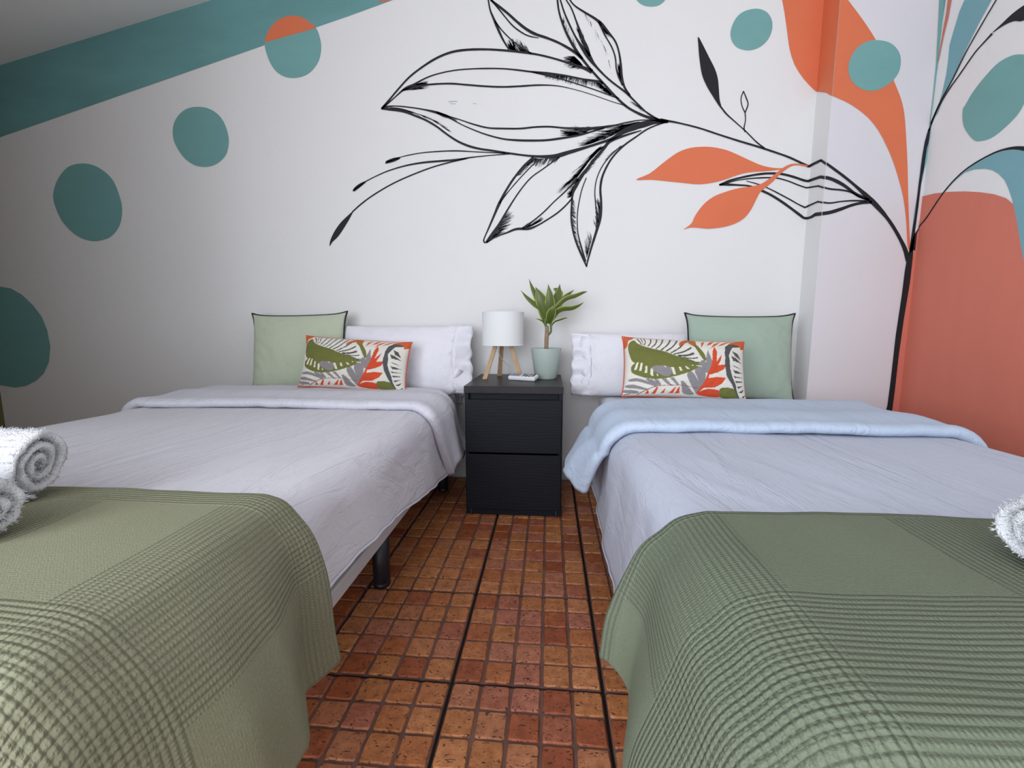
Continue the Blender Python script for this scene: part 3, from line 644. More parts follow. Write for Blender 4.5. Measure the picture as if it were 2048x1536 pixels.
def duvet(nm, label, xl, xr, zt, seed, hemL, hemR, flL, flR, fold, mat, um):
    t = thing(nm, label, 'duvet', ((xl+xr)/2, 1.1, .458))
    NC = 132
    ys = [Y0-.035 + i*(fold['y1']-.05-(Y0-.035))/110 for i in range(111)]
    rows = []
    for y in ys:
        foot = smooth01((y-(Y0-.035))/.05)
        s = section(xl, xr, zt-(1-foot)*.05, .075, hemL(y), hemR(y), flL, flR, 0, NC, .004)
        row = []
        for j, (x, z) in enumerate(s):
            top = smooth01((z-(zt-.09))/.06)
            d = .006*nz(x*2.2+seed, y*2.2, 1)
            # diagonal soft creases on the top, drapery folds on the hanging sides
            d += top*.004*nz((x*.75+y*.35)*9+seed, (y-x*.4)*1.6, 4) + top*.006*(1-min(1, abs(nz((x*.8+y*.35)*7, (y-x*.5)*1.1, seed))*5))**2*max(0, nz(x*1.5, y*1.2, seed+9)+.25)
            sg = -1 if x < (xl+xr)/2 else 1
            hang = (1-top)
            dx = sg*hang*(.012*nz(y*4.5, z*1.5, seed+sg) + .006*nz((y+z*.5)*14, z*3, seed+5))
            row.append((x+dx, y+.004*nz(x*3, y*3, seed), z + top*d + hang*.006*nz(y*6, 0, seed)))
        rows.append(row)
    cov = sheet('cover', rows, mat, t, .016)
    hem = [rows[i][-1] for i in range(len(rows))]; hem2 = [r[0] for r in rows]
    mk('hem', *tube(hem, .0032, 6), mat, cov); mk('hem', *tube(hem2, .0032, 6), mat, cov)
    # the turned-down head end: a second, thicker layer with a rolled edge
    F0, F1 = fold['y0'], fold['y1']
    prof = [(F0+.05, .000), (F0+.025, .001), (F0+.008, .004), (F0, .011), (F0-.003, .019), (F0+.003, .027), (F0+.014, .032), (F0+.03, .034)]
    for i in range(1, 14): prof.append((F0+.03 + (F1-F0-.08)*i/14, .034+.004*math.sin(i*.7+seed)))
    prof += [(F1-.05, .033), (F1-.025, .027), (F1-.008, .016), (F1, .002), (F1-.004, -.012), (F1-.02, -.019)]
    rows = []
    for k_, (y, off) in enumerate(prof):
        u = (y-F0)/(F1-F0)
        s = section(xl, xr, zt, .075, fold['hL'](u), fold['hR'](u), fold['fL'](u), fold['fR'](u), off, NC, .003, fold.get('ex', 1.7))
        row = []
        for j, (x, z) in enumerate(s):
            top = smooth01((z-(zt-.06))/.06); sg = -1 if x < (xl+xr)/2 else 1
            edge = math.exp(-((u)/.22)**2)
            dy = edge*(.010*nz(x*5, seed, 2) + .004*nz(x*17, seed, 7)) + (1-edge)*.012*nz(x*3, seed, 9)
            dz = top*(off > 0)*(.004*nz(x*6, y*7, seed+2) + .0025*nz(x*15, y*5, seed+3))
            hang = 1-top; e_ = smooth01((x-(xr-.16))/.16) if fold['near'] > 0 else smooth01(((xl+.16)-x)/.16)
            sw = -(1-max(0, min(1, u)))**1.5*e_*fold['shear']*max(0, (zt-.02-z)/.29)**1.1 + max(0, u)**3*fold['cut']*e_*(1-.9*smooth01((zt-z)/.20)); dz += edge*top*.005*abs(nz(x*26, 2, seed))*(1 if off > .012 else 0)
            row.append((x + sg*hang*(.006*nz(y*16, z*4, seed) + .004*nz(y*34, z*3, seed+1)), y + dy - sw, z + dz))
        rows.append(row)
    sheet('turned_down_end', rows, um, t, .004)
    return t

HEM_Y, HEM_Z = [.25, .78, .86, 1.01, 1.33, 1.72, 2.0], [.285, .288, .284, .280, .230, .175, .155]
hl = lambda y: .15+.02*nz(y*2, 3)
duvL = duvet('duvet', 'light grey duvet with turned-down head end, hanging over the bed rail beside the nightstand', -1.60, -0.425, .480, 3,
    hl, lambda y: interp(y, HEM_Y, HEM_Z)+.004*nz(y*7, 1),
    .02, .012, dict(y0=1.53, y1=1.985, hL=lambda u: .25, hR=lambda u: interp(u, [0, .15, .4, .8, 1], [.165, .185, .225, .235, .27]), fL=lambda u: .02,
         fR=lambda u: interp(u, [0, .15, .5, 1], [.0, .012, .03, .045]), near=1, cut=.13, shear=.24), duvet_mat, under_mat)
duvR = duvet('duvet', 'light grey duvet tinted with bluish light with a pointed turned-down corner hanging by the nightstand', 0.188, 1.172, .478, 11,
    lambda y: interp(y, [.25, .7, 1.1, 1.3, 1.6, 1.8], [.20, .16, .10, .115, .15, .17])+.008*nz(y*6, 2), hl,
    .012, .02, dict(y0=1.275, y1=1.77, hR=lambda u: .27, hL=lambda u: interp(u, [0, .08, .2, .5, .8, 1], [.25, .262, .28, .30, .32, .345]), fR=lambda u: .02,
         fL=lambda u: interp(u, [0, .1, .3, .6, .85, 1], [.055, .075, .095, .095, .05, .02]), near=-1, cut=.10, ex=.62, shear=.17), duvet_mat_blue_lit, under_mat_blue_lit)

# ------------------------------------------------------------------ knitted throws across the foot of each bed
def M_throw(name, col, bands_u, bands_v):
    k = NT(name, 0.9, 0.12)
    sx = k.n('SeparateXYZ'); k.t.links.new(k.uv(), sx.inputs[0]); u, v = sx.outputs[0], sx.outputs[1]
    def mask(c, ivs):
        tot = 0.0
        for a, b in ivs:
            m = k.math('MULTIPLY', k.math('GREATER_THAN', c, a), k.math('LESS_THAN', c, b)); tot = k.math('ADD', tot, m)
        return tot
    mu, mv = mask(u, bands_u), mask(v, bands_v)
    wob = k.math('MULTIPLY', k.math('SUBTRACT', k.noise(k.uv(), 6, 2), .5), .004)
    def rib(c, p):
        s = k.math('SINE', k.math('MULTIPLY', k.math('ADD', c, wob), 2*PI/p)); return k.math('POWER', k.math('ADD', k.math('MULTIPLY', s, .5), .5), 0.7)
    hu = k.math('MULTIPLY', k.math('MULTIPLY', mu, rib(u, .0078)), k.math('ADD', .65, k.math('MULTIPLY', rib(v, .0045), .35))); hv = k.math('MULTIPLY', k.math('MULTIPLY', mv, rib(v, .0080)), k.math('ADD', .65, k.math('MULTIPLY', rib(u, .0045), .35)))
    # small purl stitches
    st = k.math('MULTIPLY', rib(u, .0042), rib(v, .0036))
    h = k.math('ADD', k.math('ADD', hu, hv), k.math('MULTIPLY', st, .12))
    h = k.math('ADD', h, k.math('MULTIPLY', k.noise(k.uv(), 420, 3, .7), .55))
    any_ = k.math('MINIMUM', k.math('ADD', mu, mv), 1.0)
    valley_shade = k.math('SUBTRACT', any_, k.math('MINIMUM', k.math('ADD', hu, hv), 1.0))  # between the ribs; shade there is put into the colour
    c1 = k.mix(k.noise(k.uv(), 260, 3), tuple(c*.80 for c in col), tuple(min(1, c*1.18) for c in col))
    c2 = k.mix(k.noise(k.uv(), 3, 3), (0.93, 0.96, 0.93), (1.05, 1.03, 1.0))
    c = k.mix(1.0, c1, c2, 'MULTIPLY')
    k.color(k.mix(k.math('MULTIPLY', valley_shade, .35), c, tuple(q*.55 for q in col)))
    k.normal(k.bump(h, .0023, 0.9)); return k.m
throw_mat = M_throw('olive_knit', (0.262, 0.266, 0.182), [(-.42, -.225), (-.03, .16), (-1.0, -.85)], [(-.01, .07), (.31, .65)])
throw_mat2 = M_throw('sage_knit', (0.165, 0.190, 0.137), [(-.46, -.24), (-.015, .19), (-1.0, -.85)], [(-.01, .03), (.22, .62)])

def throw(label, inner, outer_x, zt, mat, seed, mirror, wave):
    """inner: (x, z) profile of the visible hanging side from the top edge down to the hem"""
    t = thing('throw_blanket', label, 'blanket', (inner[0][0], .5, .49), 'knitted throws at the foot of the beds')
    inner = [(x*.974, CAM_Z-(CAM_Z-z)*.974 if i > 2 else z) for i, (x, z) in enumerate(inner)]
    side = catmull(inner, 8)
    # arc length along the hanging side
    def resample(pts, n):
        d = [0]
        for a, b in zip(pts, pts[1:]): d.append(d[-1]+math.hypot(b[0]-a[0], b[1]-a[1]))
        return [(np.interp(d[-1]*i/(n-1), d, [p[0] for p in pts]), np.interp(d[-1]*i/(n-1), d, [p[1] for p in pts]), d[-1]*i/(n-1)) for i in range(n)]
    hang = resample(side, 46)
    NT_ = 70; x_in = inner[0][0]
    sec = []   # (x, z, u)   far side first
    far = outer_x; sg = 1 if not mirror else -1
    for i in range(14): sec.append((far - sg*.045 + sg*.0, lerp(.24, zt-.05, i/14), -sg*(far-x_in)*-1 if False else None))
    for i in range(6):
        a = (PI/2)*i/6; sec.append((far - sg*.045*math.cos(a), zt-.045+.045*math.sin(a), None))
    for i in range(NT_): sec.append((lerp(far, x_in, i/NT_), zt, None))
    sec += [(x, z, s) for x, z, s in hang]
    # u measured outwards from the visible top edge
    us = []; first = len(sec)-len(hang)
    for i, (x, z, s) in enumerate(sec):
        us.append(s if s is not None else 0)
    for i in range(first-1, -1, -1):
        us[i] = us[i+1] - math.hypot(sec[i][0]-sec[i+1][0], sec[i][1]-sec[i+1][1])
    # lengthwise: from the head-side edge (v=0) to the foot, then rounding down over the foot end
    prof = []; y = .70; v = 0
    L = [(.672, -.004), (.671, .003), (.667, .006)] + [(.667-.0149*i, .007) for i in range(1, 24)]
    foot = [(.305-.0, .006), (.285, -.002), (.268, -.018), (.255, -.045), (.248, -.09), (.243, -.15), (.238, -.21)]
    L += foot
    rows, uv = [], []
    for i, (y, dz) in enumerate(L):
        if i: v += math.hypot(y-L[i-1][0], dz-L[i-1][1])
        drop = max(0, -dz) if y < .3 else 0
        for j, (x, z, s) in enumerate(sec):
            h = max(0, us[j]); hw = smooth01(h/.28)
            zz = z + (dz if y >= .3 else 0)*(1-hw*.6)
            yy = y
            if y < .3:
                # round the corner at the foot: top drops, hanging side closes in
                zz = max(.16, z - drop*(1-hw*.75)); 
            xx = x + wave(y)*hw + sg*.0 + (.004 + .006*hw)*nz(y*7, h*5, seed)
            if not mirror: xx += 0
            zz += (1-hw)*(.0035*nz(x*5, y*5, seed) + .002*nz(x*12, y*9, seed+1)) + hw*.012*nz(y*6, 1, seed)*(h > .2)
            yy += .005*nz(x*3+h*4, y, seed+4)
            rows.append((xx, yy, zz)); uv.append((us[j], v))
    n = len(sec); grid = [rows[i*n:(i+1)*n] for i in range(len(L))]
    o = sheet('knit', grid, mat, t, .006 if not mirror else .006, uv=uv, sub=1)
    if mirror: o.data.flip_normals()
    mk('bound_edge', *tube(grid[1], .0035, 6), mat, o); mk('bound_edge', *tube([r[-1] for r in grid], .0035, 6), mat, o)
    return t
prL = [(-.475, .499), (-.445, .490), (-.425, .470), (-.402, .428), (-.386, .377), (-.376, .323), (-.368, .267), (-.357, .200)]
wL = lambda y: interp(y, [.2, .35, .43, .52, .61, .66, .70], [-.02, .01, .035, .03, -.035, -.005, .0])
thL = throw('olive green knitted throw across the foot of the grey bed, under the rolled towels', prL, -1.60, .499, throw_mat, 2, False, wL)
prR = [(.245, .497), (.205, .484), (.180, .462), (.155, .428), (.138, .384), (.122, .339), (.108, .292), (.099, .235)]
wR = lambda y: interp(y, [.2, .38, .47, .54, .60, .64, .675], [.02, .0, .006, .02, .028, .014, -.012])
thR = throw('sage green knitted throw across the foot of the bluish bed', prR, 1.185, .497, throw_mat2, 5, True, wR)

# ------------------------------------------------------------------ pillows and cushions
def pad(wd, ht, th, nu, nv, pinch, seed, power=.42, ears=0.0, crumple=0.0, wr=.004, side_bulge=0.0):
    """soft pad: x across, z up from 0, front at -y. Returns verts, faces, uvs, outline loop"""
    us = [math.sin(-PI/2+PI*i/nu) * .55 + (-1+2*i/nu)*.45 for i in range(nu+1)]
    vs_ = [math.sin(-PI/2+PI*i/nv) * .55 + (-1+2*i/nv)*.45 for i in range(nv+1)]
    def pos(u, v, s):
        x = wd/2*u*(1-pinch*(1-v*v)*abs(u)) ; z = ht/2*v*(1-pinch*(1-u*u)*abs(v))
        corner = (abs(u)*abs(v))**10
        x += ears*corner*math.copysign(1, u); z += ears*corner*math.copysign(1, v)
        q = max(0, (1-u*u))**power*max(0, (1-v*v))**power
        y = -s*th/2*q*(1+.12*nz(u*1.7, v*1.7, seed)) 
        inner = min(1, q*2.2)
        y += s*wr*inner*(nz(u*5+v*2, v*4, seed+1) + .6*nz(u*11, v*9-u*5, seed+2))
        if crumple:
            e = smooth01((u-.62)/.38); 
            y += e*crumple*(nz(u*9, v*5, seed+5) + .7*nz(u*17, v*11, seed+6))
            z += e*crumple*.9*nz(u*6, v*6, seed+7) ; x += e*crumple*1.3*nz(v*6, 2, seed+8) + e*crumple*.6*nz(v*15, 3, seed)
        return (x, y, z + ht/2)
    V, UV, idx = [], [], {}
    for s in (1, -1):
        for j, v in enumerate(vs_):
            for i, u in enumerate(us):
                if s == -1 and (i in (0, nu) or j in (0, nv)): idx[(s, i, j)] = idx[(1, i, j)]; continue
                idx[(s, i, j)] = len(V); V.append(pos(u, v, s)); UV.append(((u+1)/2, (v+1)/2))
    Fc = []
    for s in (1, -1):
        for j in range(nv):
            for i in range(nu):
                q = (idx[(s, i, j)], idx[(s, i+1, j)], idx[(s, i+1, j+1)], idx[(s, i, j+1)])
                Fc.append(q if s == 1 else q[::-1])
    loop = [(i, 0) for i in range(nu)] + [(nu, j) for j in range(nv)] + [(i, nv) for i in range(nu, 0, -1)] + [(0, j) for j in range(nv, 0, -1)]
    return V, Fc, UV, [V[idx[(1, i, j)]] for i, j in loop]
def pose(pts, loc, lean, yaw=0.0, roll=0.0):
    """lean: top tips back (+y); roll: turn in its own plane; yaw about z"""
    out = []; cl, sl = math.cos(lean), math.sin(lean); cy, sy = math.cos(yaw), math.sin(yaw); cr, sr = math.cos(roll), math.sin(roll)
    for x, y, z in pts:
        x, z = cr*x-sr*z, sr*x+cr*z
        y, z = cl*y+sl*z, -sl*y+cl*z
        x, y = cy*x-sy*y, sy*x+cy*y
        out.append((x+loc[0], y+loc[1], z+loc[2]))
    return out
sage = M_cloth('sage_linen', (0.50, 0.55, 0.42), 700, 0.28)
sage2 = M_cloth('sage_linen_cool', (0.36, 0.46, 0.375), 700, 0.28)
piping_black = M_plain('black_piping', (0.02, 0.022, 0.025), 0.7)
piping_red = M_plain('red_piping', (0.62, 0.10, 0.05), 0.7)
pillow_mat = M_cloth('white_pillowcase', (0.82, 0.81, 0.87), 1100, 0.50)

def pillow(label, loc, wd, ht, th, lean, yaw, seed, flip):
    V, Fc, UV, lp = pad(wd, ht, th, 46, 26, .02, seed, .45, 0, .026, .006)
    if flip: V = [(-x, y, z) for x, y, z in V]; lp = [(-x, y, z) for x, y, z in lp]; Fc = [q[::-1] for q in Fc]
    t = thing('pillow', label, 'pillow', loc, 'white pillows')
    mk('pillowcase', pose(V, loc, lean, yaw), Fc, pillow_mat, t)
    # flanged open end of the pillowcase, softly ruffled
    nn = 40; rows = []
    sg = -1 if flip else 1
    for k_ in range(7):
        row = []
        for i in range(nn+1):
            a = i/nn; z = ht*(.02+.96*a)
            ruf = .016*math.sin(a*21+seed)+.012*nz(a*9, seed, 1)
            row.append((sg*(wd/2 - .045 + .014*k_ + .016*nz(a*7, k_*.2, seed)), -.012 + ruf*(k_/6)**.7 - .045*math.sin(PI*a)*(1-k_/6)**1.5, z + .006*nz(a*8, k_, 3)))
        rows.append(pose(row, loc, lean, yaw))
    sheet('flange', rows, pillow_mat, t, .004)
    return t
def cushion(label, loc, wd, ht, th, lean, yaw, roll, seed, mat, pipe):
    V, Fc, UV, lp = pad(wd, ht, th, 44, 40, .035, seed, .40, .012, 0, .0035)
    t = thing('square_cushion', label, 'cushion', loc, 'plain sage cushions')
    mk('cover', pose(V, loc, lean, yaw, roll), Fc, mat, t)
    mk('piping', *tube(pose(lp, loc, lean, yaw, roll), .0042, 8, closed=True), pipe, t)
    return t
pillow('white pillow behind the sage cushion on the grey bed, ruffled end towards the lamp', (-.705, 2.07, .462), .60, .335, .17, .24, .0, 21, False)
pillow('white pillow on the bluish bed, its open end towards the plant pot', (.415, 2.07, .462), .54, .300, .17, .24, .0, 33, True)
cushion('sage green cushion with black piping on the grey bed, tilted towards its pillow', (-1.218, 2.065, .462), .462, .385, .13, .17, .02, .020, 41, sage, piping_black)
cushion('sage green cushion with black piping standing against the white pier corner', (.835, 2.015, .464), .445, .372, .13, .17, -.02, -.010, 45, sage2, piping_black)

# printed lumbar cushions: the leaf print is flat colour on the cloth
def print_colors(UV):
    pts = np.array(UV); u = pts[:, 0]; v = 1-pts[:, 1]
    TL, TR, BR, BL = np.array((305, 190)), np.array((1880, 272)), np.array((1800, 1005)), np.array((222, 965))
    P = ((1-u)*(1-v))[:, None]*TL + (u*(1-v))[:, None]*TR + (u*v)[:, None]*BR + ((1-u)*v)[:, None]*BL
    col = np.tile(np.array([.70, .67, .60]), (len(P), 1))
    grey = (.25, .23, .235); olive = (.155, .165, .045); dk = (.085, .09, .088); red = (.60, .075, .03); org = (.55, .12, .045); cream = (.72, .69, .58); brown = (.22, .05, .03); dolive = (.11, .12, .05)
    X, Y = P[:, 0], P[:, 1]
    def poly(pt, c, sm=True):
        q = np.array(catmull_closed(pt, 3) if sm and len(pt) > 4 else pt, float)
        x0, y0 = q.min(0); x1, y1 = q.max(0)
        sel = np.where((X >= x0) & (X <= x1) & (Y >= y0) & (Y <= y1))[0]
        if not len(sel): return
        px, py = X[sel], Y[sel]; ins = np.zeros(len(sel), bool)
        for a, b in zip(q, np.roll(q, -1, 0)):
            if a[1] == b[1]: continue
            c_ = ((a[1] > py) != (b[1] > py)) & (px < (b[0]-a[0])*(py-a[1])/(b[1]-a[1])+a[0]); ins ^= c_
        col[sel[ins]] = c
    def line(pt, w0, w1, c):
        p = np.array(catmull(pt, 4), float); n = len(p); L, R = [], []
        for i in range(n):
            d = p[min(n-1, i+1)]-p[max(0, i-1)]; d = d/np.hypot(*d); wd = lerp(w0, w1, i/(n-1))/2
            L.append((p[i][0]-d[1]*wd, p[i][1]+d[0]*wd)); R.append((p[i][0]+d[1]*wd, p[i][1]-d[0]*wd))
        poly(L+R[::-1], c, False)
    for pt in [[(280, 780), (360, 760), (450, 775), (560, 820), (650, 865), (620, 870), (500, 830), (400, 805), (310, 800)],
               [(250, 845), (340, 840), (430, 865), (530, 900), (480, 908), (380, 892), (270, 876)], [(235, 900), (330, 905), (420, 930), (380, 948), (240, 932)],
               [(235, 948), (330, 942), (300, 956), (232, 964)], [(500, 770), (590, 790), (665, 852), (620, 850), (550, 820)], [(600, 780), (650, 785), (700, 850), (660, 855)],
               [(690, 775), (750, 775), (825, 850), (780, 850)], [(800, 765), (850, 760), (920, 850), (885, 850)],
               [(1285, 540), (1340, 400), (1365, 560), (1310, 690)], [(1215, 560), (1270, 545), (1315, 655), (1275, 700), (1215, 620)], [(1120, 670), (1200, 620), (1262, 700), (1222, 860), (1150, 780)],
               [(1015, 720), (1080, 690), (1150, 790), (1210, 870), (1150, 950), (1100, 900), (1040, 800)], [(940, 800), (1000, 830), (1060, 900), (1110, 955), (980, 948), (950, 880)]]: poly(pt, grey)
    # olive palm leaf
    poly([(330, 330), (370, 270), (430, 248), (452, 290), (520, 340), (640, 385), (760, 420), (900, 480), (1040, 520), (1150, 560), (1222, 603), (1120, 612), (1000, 625), (850, 640), (700, 645), (560, 630), (430, 590), (350, 540), (325, 440)], olive)
    poly([(345, 590), (330, 680), (430, 740), (560, 775), (700, 778), (830, 757), (950, 727), (1080, 682), (1170, 620), (1000, 600), (700, 610), (450, 565)], olive)
    for i in range(26):
        t = i/25; x0 = lerp(440, 1100, t); y0 = lerp(320, 565, t)
        line([(x0, y0), (x0-lerp(60, -10, t), y0+lerp(130, 30, t))], 5, 3, dolive)
    poly([(575, 640), (640, 610), (760, 620), (822, 650), (822, 720), (760, 750), (680, 722), (620, 690)], grey)
    for pt in [[(405, 560), (428, 562), (392, 655), (358, 655)], [(452, 570), (478, 572), (452, 672), (422, 668)], [(508, 610), (536, 610), (522, 700), (493, 697)], [(568, 650), (597, 652), (597, 742), (563, 737)],
               [(820, 638), (857, 638), (882, 726), (848, 726)], [(918, 630), (946, 632), (962, 682), (933, 687)], [(1000, 622), (1030, 628), (1062, 657), (1030, 657)], [(1090, 610), (1120, 604), (1100, 622)], [(640, 715), (655, 720), (655, 745), (640, 738)], [(735, 618), (765, 625), (760, 642)]]: poly(pt, cream, False)
    for a, b, w in [((500, 315), (470, 222), 16), ((518, 325), (515, 215), 10), ((535, 335), (562, 215), 12), ((575, 348), (650, 225), 14), ((622, 367), (730, 232), 15), ((672, 390), (810, 232), 15), ((735, 407), (905, 240), 16), ((795, 427), (985, 258), 16),
                    ((850, 450), (1062, 298), 17), ((885, 467), (1130, 375), 19), ((935, 487), (1150, 452), 24), ((995, 507), (1190, 510), 14), ((1060, 532), (1205, 570), 12)]:
        m = ((a[0]+b[0])/2+10, (a[1]+b[1])/2+12); line([a, m, b], w*.9, w*1.2, dk)
    poly([(980, 330), (1020, 280), (1110, 243), (1105, 290), (1040, 320), (990, 355)], org)
    for pt in [[(1110, 245), (1180, 252), (1225, 268), (1190, 310), (1150, 300)], [(1262, 375), (1280, 300), (1350, 262), (1312, 312)], [(1350, 332), (1400, 282), (1482, 262), (1402, 322)], [(1378, 384), (1450, 310), (1565, 266), (1472, 332)], [(1488, 352), (1560, 300), (1705, 268), (1600, 312)]]: poly(pt, org)
    poly([(1110, 262), (1180, 300), (1230, 360), (1280, 450), (1292, 530), (1262, 542), (1210, 440), (1170, 360), (1120, 312)], olive)
    poly([(1110, 250), (1200, 270), (1215, 320), (1170, 340), (1120, 312)], (.40, .15, .04))
    poly([(1440, 350), (1460, 420), (1440, 490), (1420, 560), (1512, 462), (1480, 540), (1440, 602), (1562, 588), (1510, 650), (1420, 690), (1310, 720), (1290, 762), (1400, 745), (1532, 748), (1470, 820), (1370, 870), (1230, 880), (1180, 920), (1130, 952), (1180, 880), (1240, 800), (1290, 700), (1350, 600), (1380, 500), (1400, 420)], red, False)
    poly([(1150, 955), (1200, 912), (1300, 888), (1400, 898), (1470, 930), (1440, 975), (1300, 975)], red)
    poly([(1430, 892), (1500, 868), (1620, 878), (1680, 930), (1695, 990), (1600, 995), (1500, 985), (1440, 968)], olive)
    poly([(1560, 430), (1590, 350), (1680, 298), (1790, 318), (1802, 350), (1690, 360), (1640, 420), (1602, 480), (1610, 560), (1600, 640), (1620, 720), (1650, 800), (1662, 880), (1692, 960), (1735, 1005), (1680, 972), (1610, 850), (1545, 720), (1530, 600), (1548, 500)], dk, False)
    for pt in [[(1668, 408), (1740, 438), (1785, 525), (1700, 482)], [(1633, 478), (1700, 502), (1790, 562), (1655, 540)], [(1632, 590), (1700, 602), (1780, 640), (1700, 618)], [(1636, 648), (1700, 658), (1790, 684), (1668, 692)], [(1645, 722), (1785, 735), (1660, 745)], [(1656, 775), (1790, 786), (1668, 804)], [(1690, 912), (1785, 868), (1740, 915)], [(1730, 962), (1795, 930), (1760, 970)], [(1668, 850), (1780, 826), (1690, 870)]]: poly(pt, dk, False)
    line([(400, 960), (520, 905), (620, 870), (730, 857), (850, 855), (1000, 860), (1150, 885)], 9, 5, brown)
    for pt in [[(495, 955), (530, 903), (545, 950)], [(575, 955), (640, 872), (658, 880), (625, 952)], [(685, 950), (752, 885), (730, 945)], [(785, 950), (885, 862), (850, 945)], [(865, 950), (922, 862), (928, 945)]]: poly(pt, red, False)
    poly([(280, 350), (290, 240), (340, 180), (450, 185), (402, 232), (352, 252), (322, 325)], org)
    poly([(1640, 320), (1700, 283), (1880, 268), (1895, 340), (1812, 385), (1790, 332), (1700, 312)], org)
    return col
k = NT('printed_canvas', 0.85, 0.15); at = k.n('Attribute'); at.attribute_name = 'print'
k.color(at.outputs['Color']); k.normal(k.bump(k.noise(k.obj(), 420, 2), .0008, .4, k.bump(k.noise(k.obj(), 14, 3), .004, .25))); print_mat = k.m
LW, LH = .50, .285
pV, pF, pUV, pL = pad(LW, LH, .13, 250, 146, .03, 55, .42, .004, 0, .003)
pcol = print_colors(pUV)
def lumbar(label, loc, scale, lean, yaw, roll):
    t = thing('printed_cushion', label, 'cushion', loc, 'leaf print cushions')
    S = [(x*scale[0], y, z*scale[1]) for x, y, z in pV]; Lp = [(x*scale[0], y, z*scale[1]) for x, y, z in pL]
    o = mk('cover', pose(S, loc, lean, yaw, roll), pF, print_mat, t)
    ca = o.data.color_attributes.new('print', 'FLOAT_COLOR', 'POINT')
    ca.data.foreach_set('color', np.concatenate([pcol, np.ones((len(pcol), 1))], 1).astype(np.float32).ravel())
    mk('piping', *tube(pose(Lp, loc, lean, yaw, roll), .0034, 6, closed=True), piping_red, t)
    return t
lumbar('leaf print cushion in red and olive on the grey bed, before the white pillow', (-.866, 1.885, .507), (.965, .80), .30, .02, -.062)
lumbar('leaf print cushion in red and olive on the bluish bed, before the white pillow', (.522, 1.755, .506), (.935, .83), .34, .03, -.045)

# ------------------------------------------------------------------ nightstand
k = NT('black_brown_veneer', 0.5, 0.14); o_ = k.obj()
wv = k.n('TexWave'); wv.wave_type = 'BANDS'; wv.bands_direction = 'Z'; k.t.links.new(k.scaled(o_, (.35, .35, 1)), wv.inputs[0])
wv.inputs['Scale'].default_value = 24; wv.inputs['Distortion'].default_value = 7; wv.inputs['Detail'].default_value = 3; wv.inputs['Detail Scale'].default_value = 1.2
gr = k.noise(k.scaled(o_, (3, 3, 60)), 6, 4)
k.color(k.mix(gr, (0.007, 0.008, 0.0115), (0.013, 0.0145, 0.020)))
k.normal(k.bump(k.math('ADD', wv.outputs[1], k.math('MULTIPLY', gr, .8)), .0006, .22)); veneer = k.m
k = NT('black_brown_top', 0.36, 0.2); o_ = k.obj()
k.color(k.mix(k.noise(k.scaled(o_, (3, 50, 3)), 6, 4), (0.014, 0.013, 0.016), (0.028, 0.025, 0.027))); veneer_top = k.m
nx0, nx1, ny0, ny1, nh = -.342, .060, 1.772, 2.233, .545
ns = thing('nightstand', 'black-brown wooden nightstand with two drawers between the beds', 'nightstand', ((nx0+nx1)/2, (ny0+ny1)/2, 0))
mk('top_panel', *rbox(nx0, nx1, ny0-.006, ny1, nh-.030, nh, .002), veneer_top, ns, smooth=False)
mk('side_panel', *rbox(nx0+.002, nx0+.018, ny0+.004, ny1, 0, nh-.0305, .001, 1), veneer, ns, smooth=False)
mk('side_panel', *rbox(nx1-.018, nx1-.002, ny0+.004, ny1, 0, nh-.0305, .001, 1), veneer, ns, smooth=False)
mk('back_panel', *rbox(nx0+.0185, nx1-.0185, ny1-.01, ny1-.002, .01, nh-.031, .001, 1), veneer, ns, smooth=False)
mk('front_rail', *rbox(nx0+.0185, nx1-.0185, ny0+.022, ny0+.04, nh-.062, nh-.031, .001, 1), veneer, ns, smooth=False)
for z0, z1 in ((.270, nh-.055), (.028, .262)):
    d = mk('drawer', *join([rbox(nx0+.006, nx1-.006, ny0-.004, ny0+.0035, z0, z1, .0015, 1), box(nx0+.03, nx1-.03, ny0+.0036, ny1-.03, z0+.02, z1-.045)]), veneer, ns, smooth=False)
mk('plinth', *rbox(nx0+.03, nx1-.03, ny0+.004, ny0+.02, .0, .027, .001, 1), veneer, ns, smooth=False)
for x in (nx0+.0185, nx1-.0295):
    mk('foot', *rbox(x, x+.011, ny0-.002, ny0+.016, 0, .0275, .001, 1), leg_mat, ns, smooth=False)

# ------------------------------------------------------------------ lamp
k = NT('lamp_shade_fabric', 0.8, 0.2); k.color((0.78, 0.79, 0.79)); k.normal(k.bump(k.noise(k.obj(), 500, 2), .0004, .3)); shade_mat = k.m
k = NT('oak', 0.5, 0.3); o_ = k.obj()
k.color(k.mix(k.noise(k.scaled(o_, (30, 30, 4)), 5, 5), (0.36, 0.21, 0.105), (0.58, 0.40, 0.235))); oak = k.m
LX, LY, LZ = -.213, 2.075, nh
lamp = thing('table_lamp', 'small tripod table lamp with white drum shade and oak legs', 'lamp', (LX, LY, LZ))
sh = [(.0945, .152), (.0965, .152), (.0965, .1526), (.0965, .228), (.0965, .3044), (.0965, .305), (.0945, .305), (.0945, .3044), (.0945, .1526), (.0945, .152)]
shd = mk('lamp_shade', *lathe(sh, LX, LY, 64, LZ), shade_mat, lamp)
rim = [lathe([(.0972, z-.0022), (.0972, z+.0022), (.0940, z+.0022), (.0940, z-.0022), (.0972, z-.0022)], LX, LY, 64, LZ) for z in (.1545, .3030)]
for r_v in rim: mk('shade_rim', *r_v, shade_mat, shd)
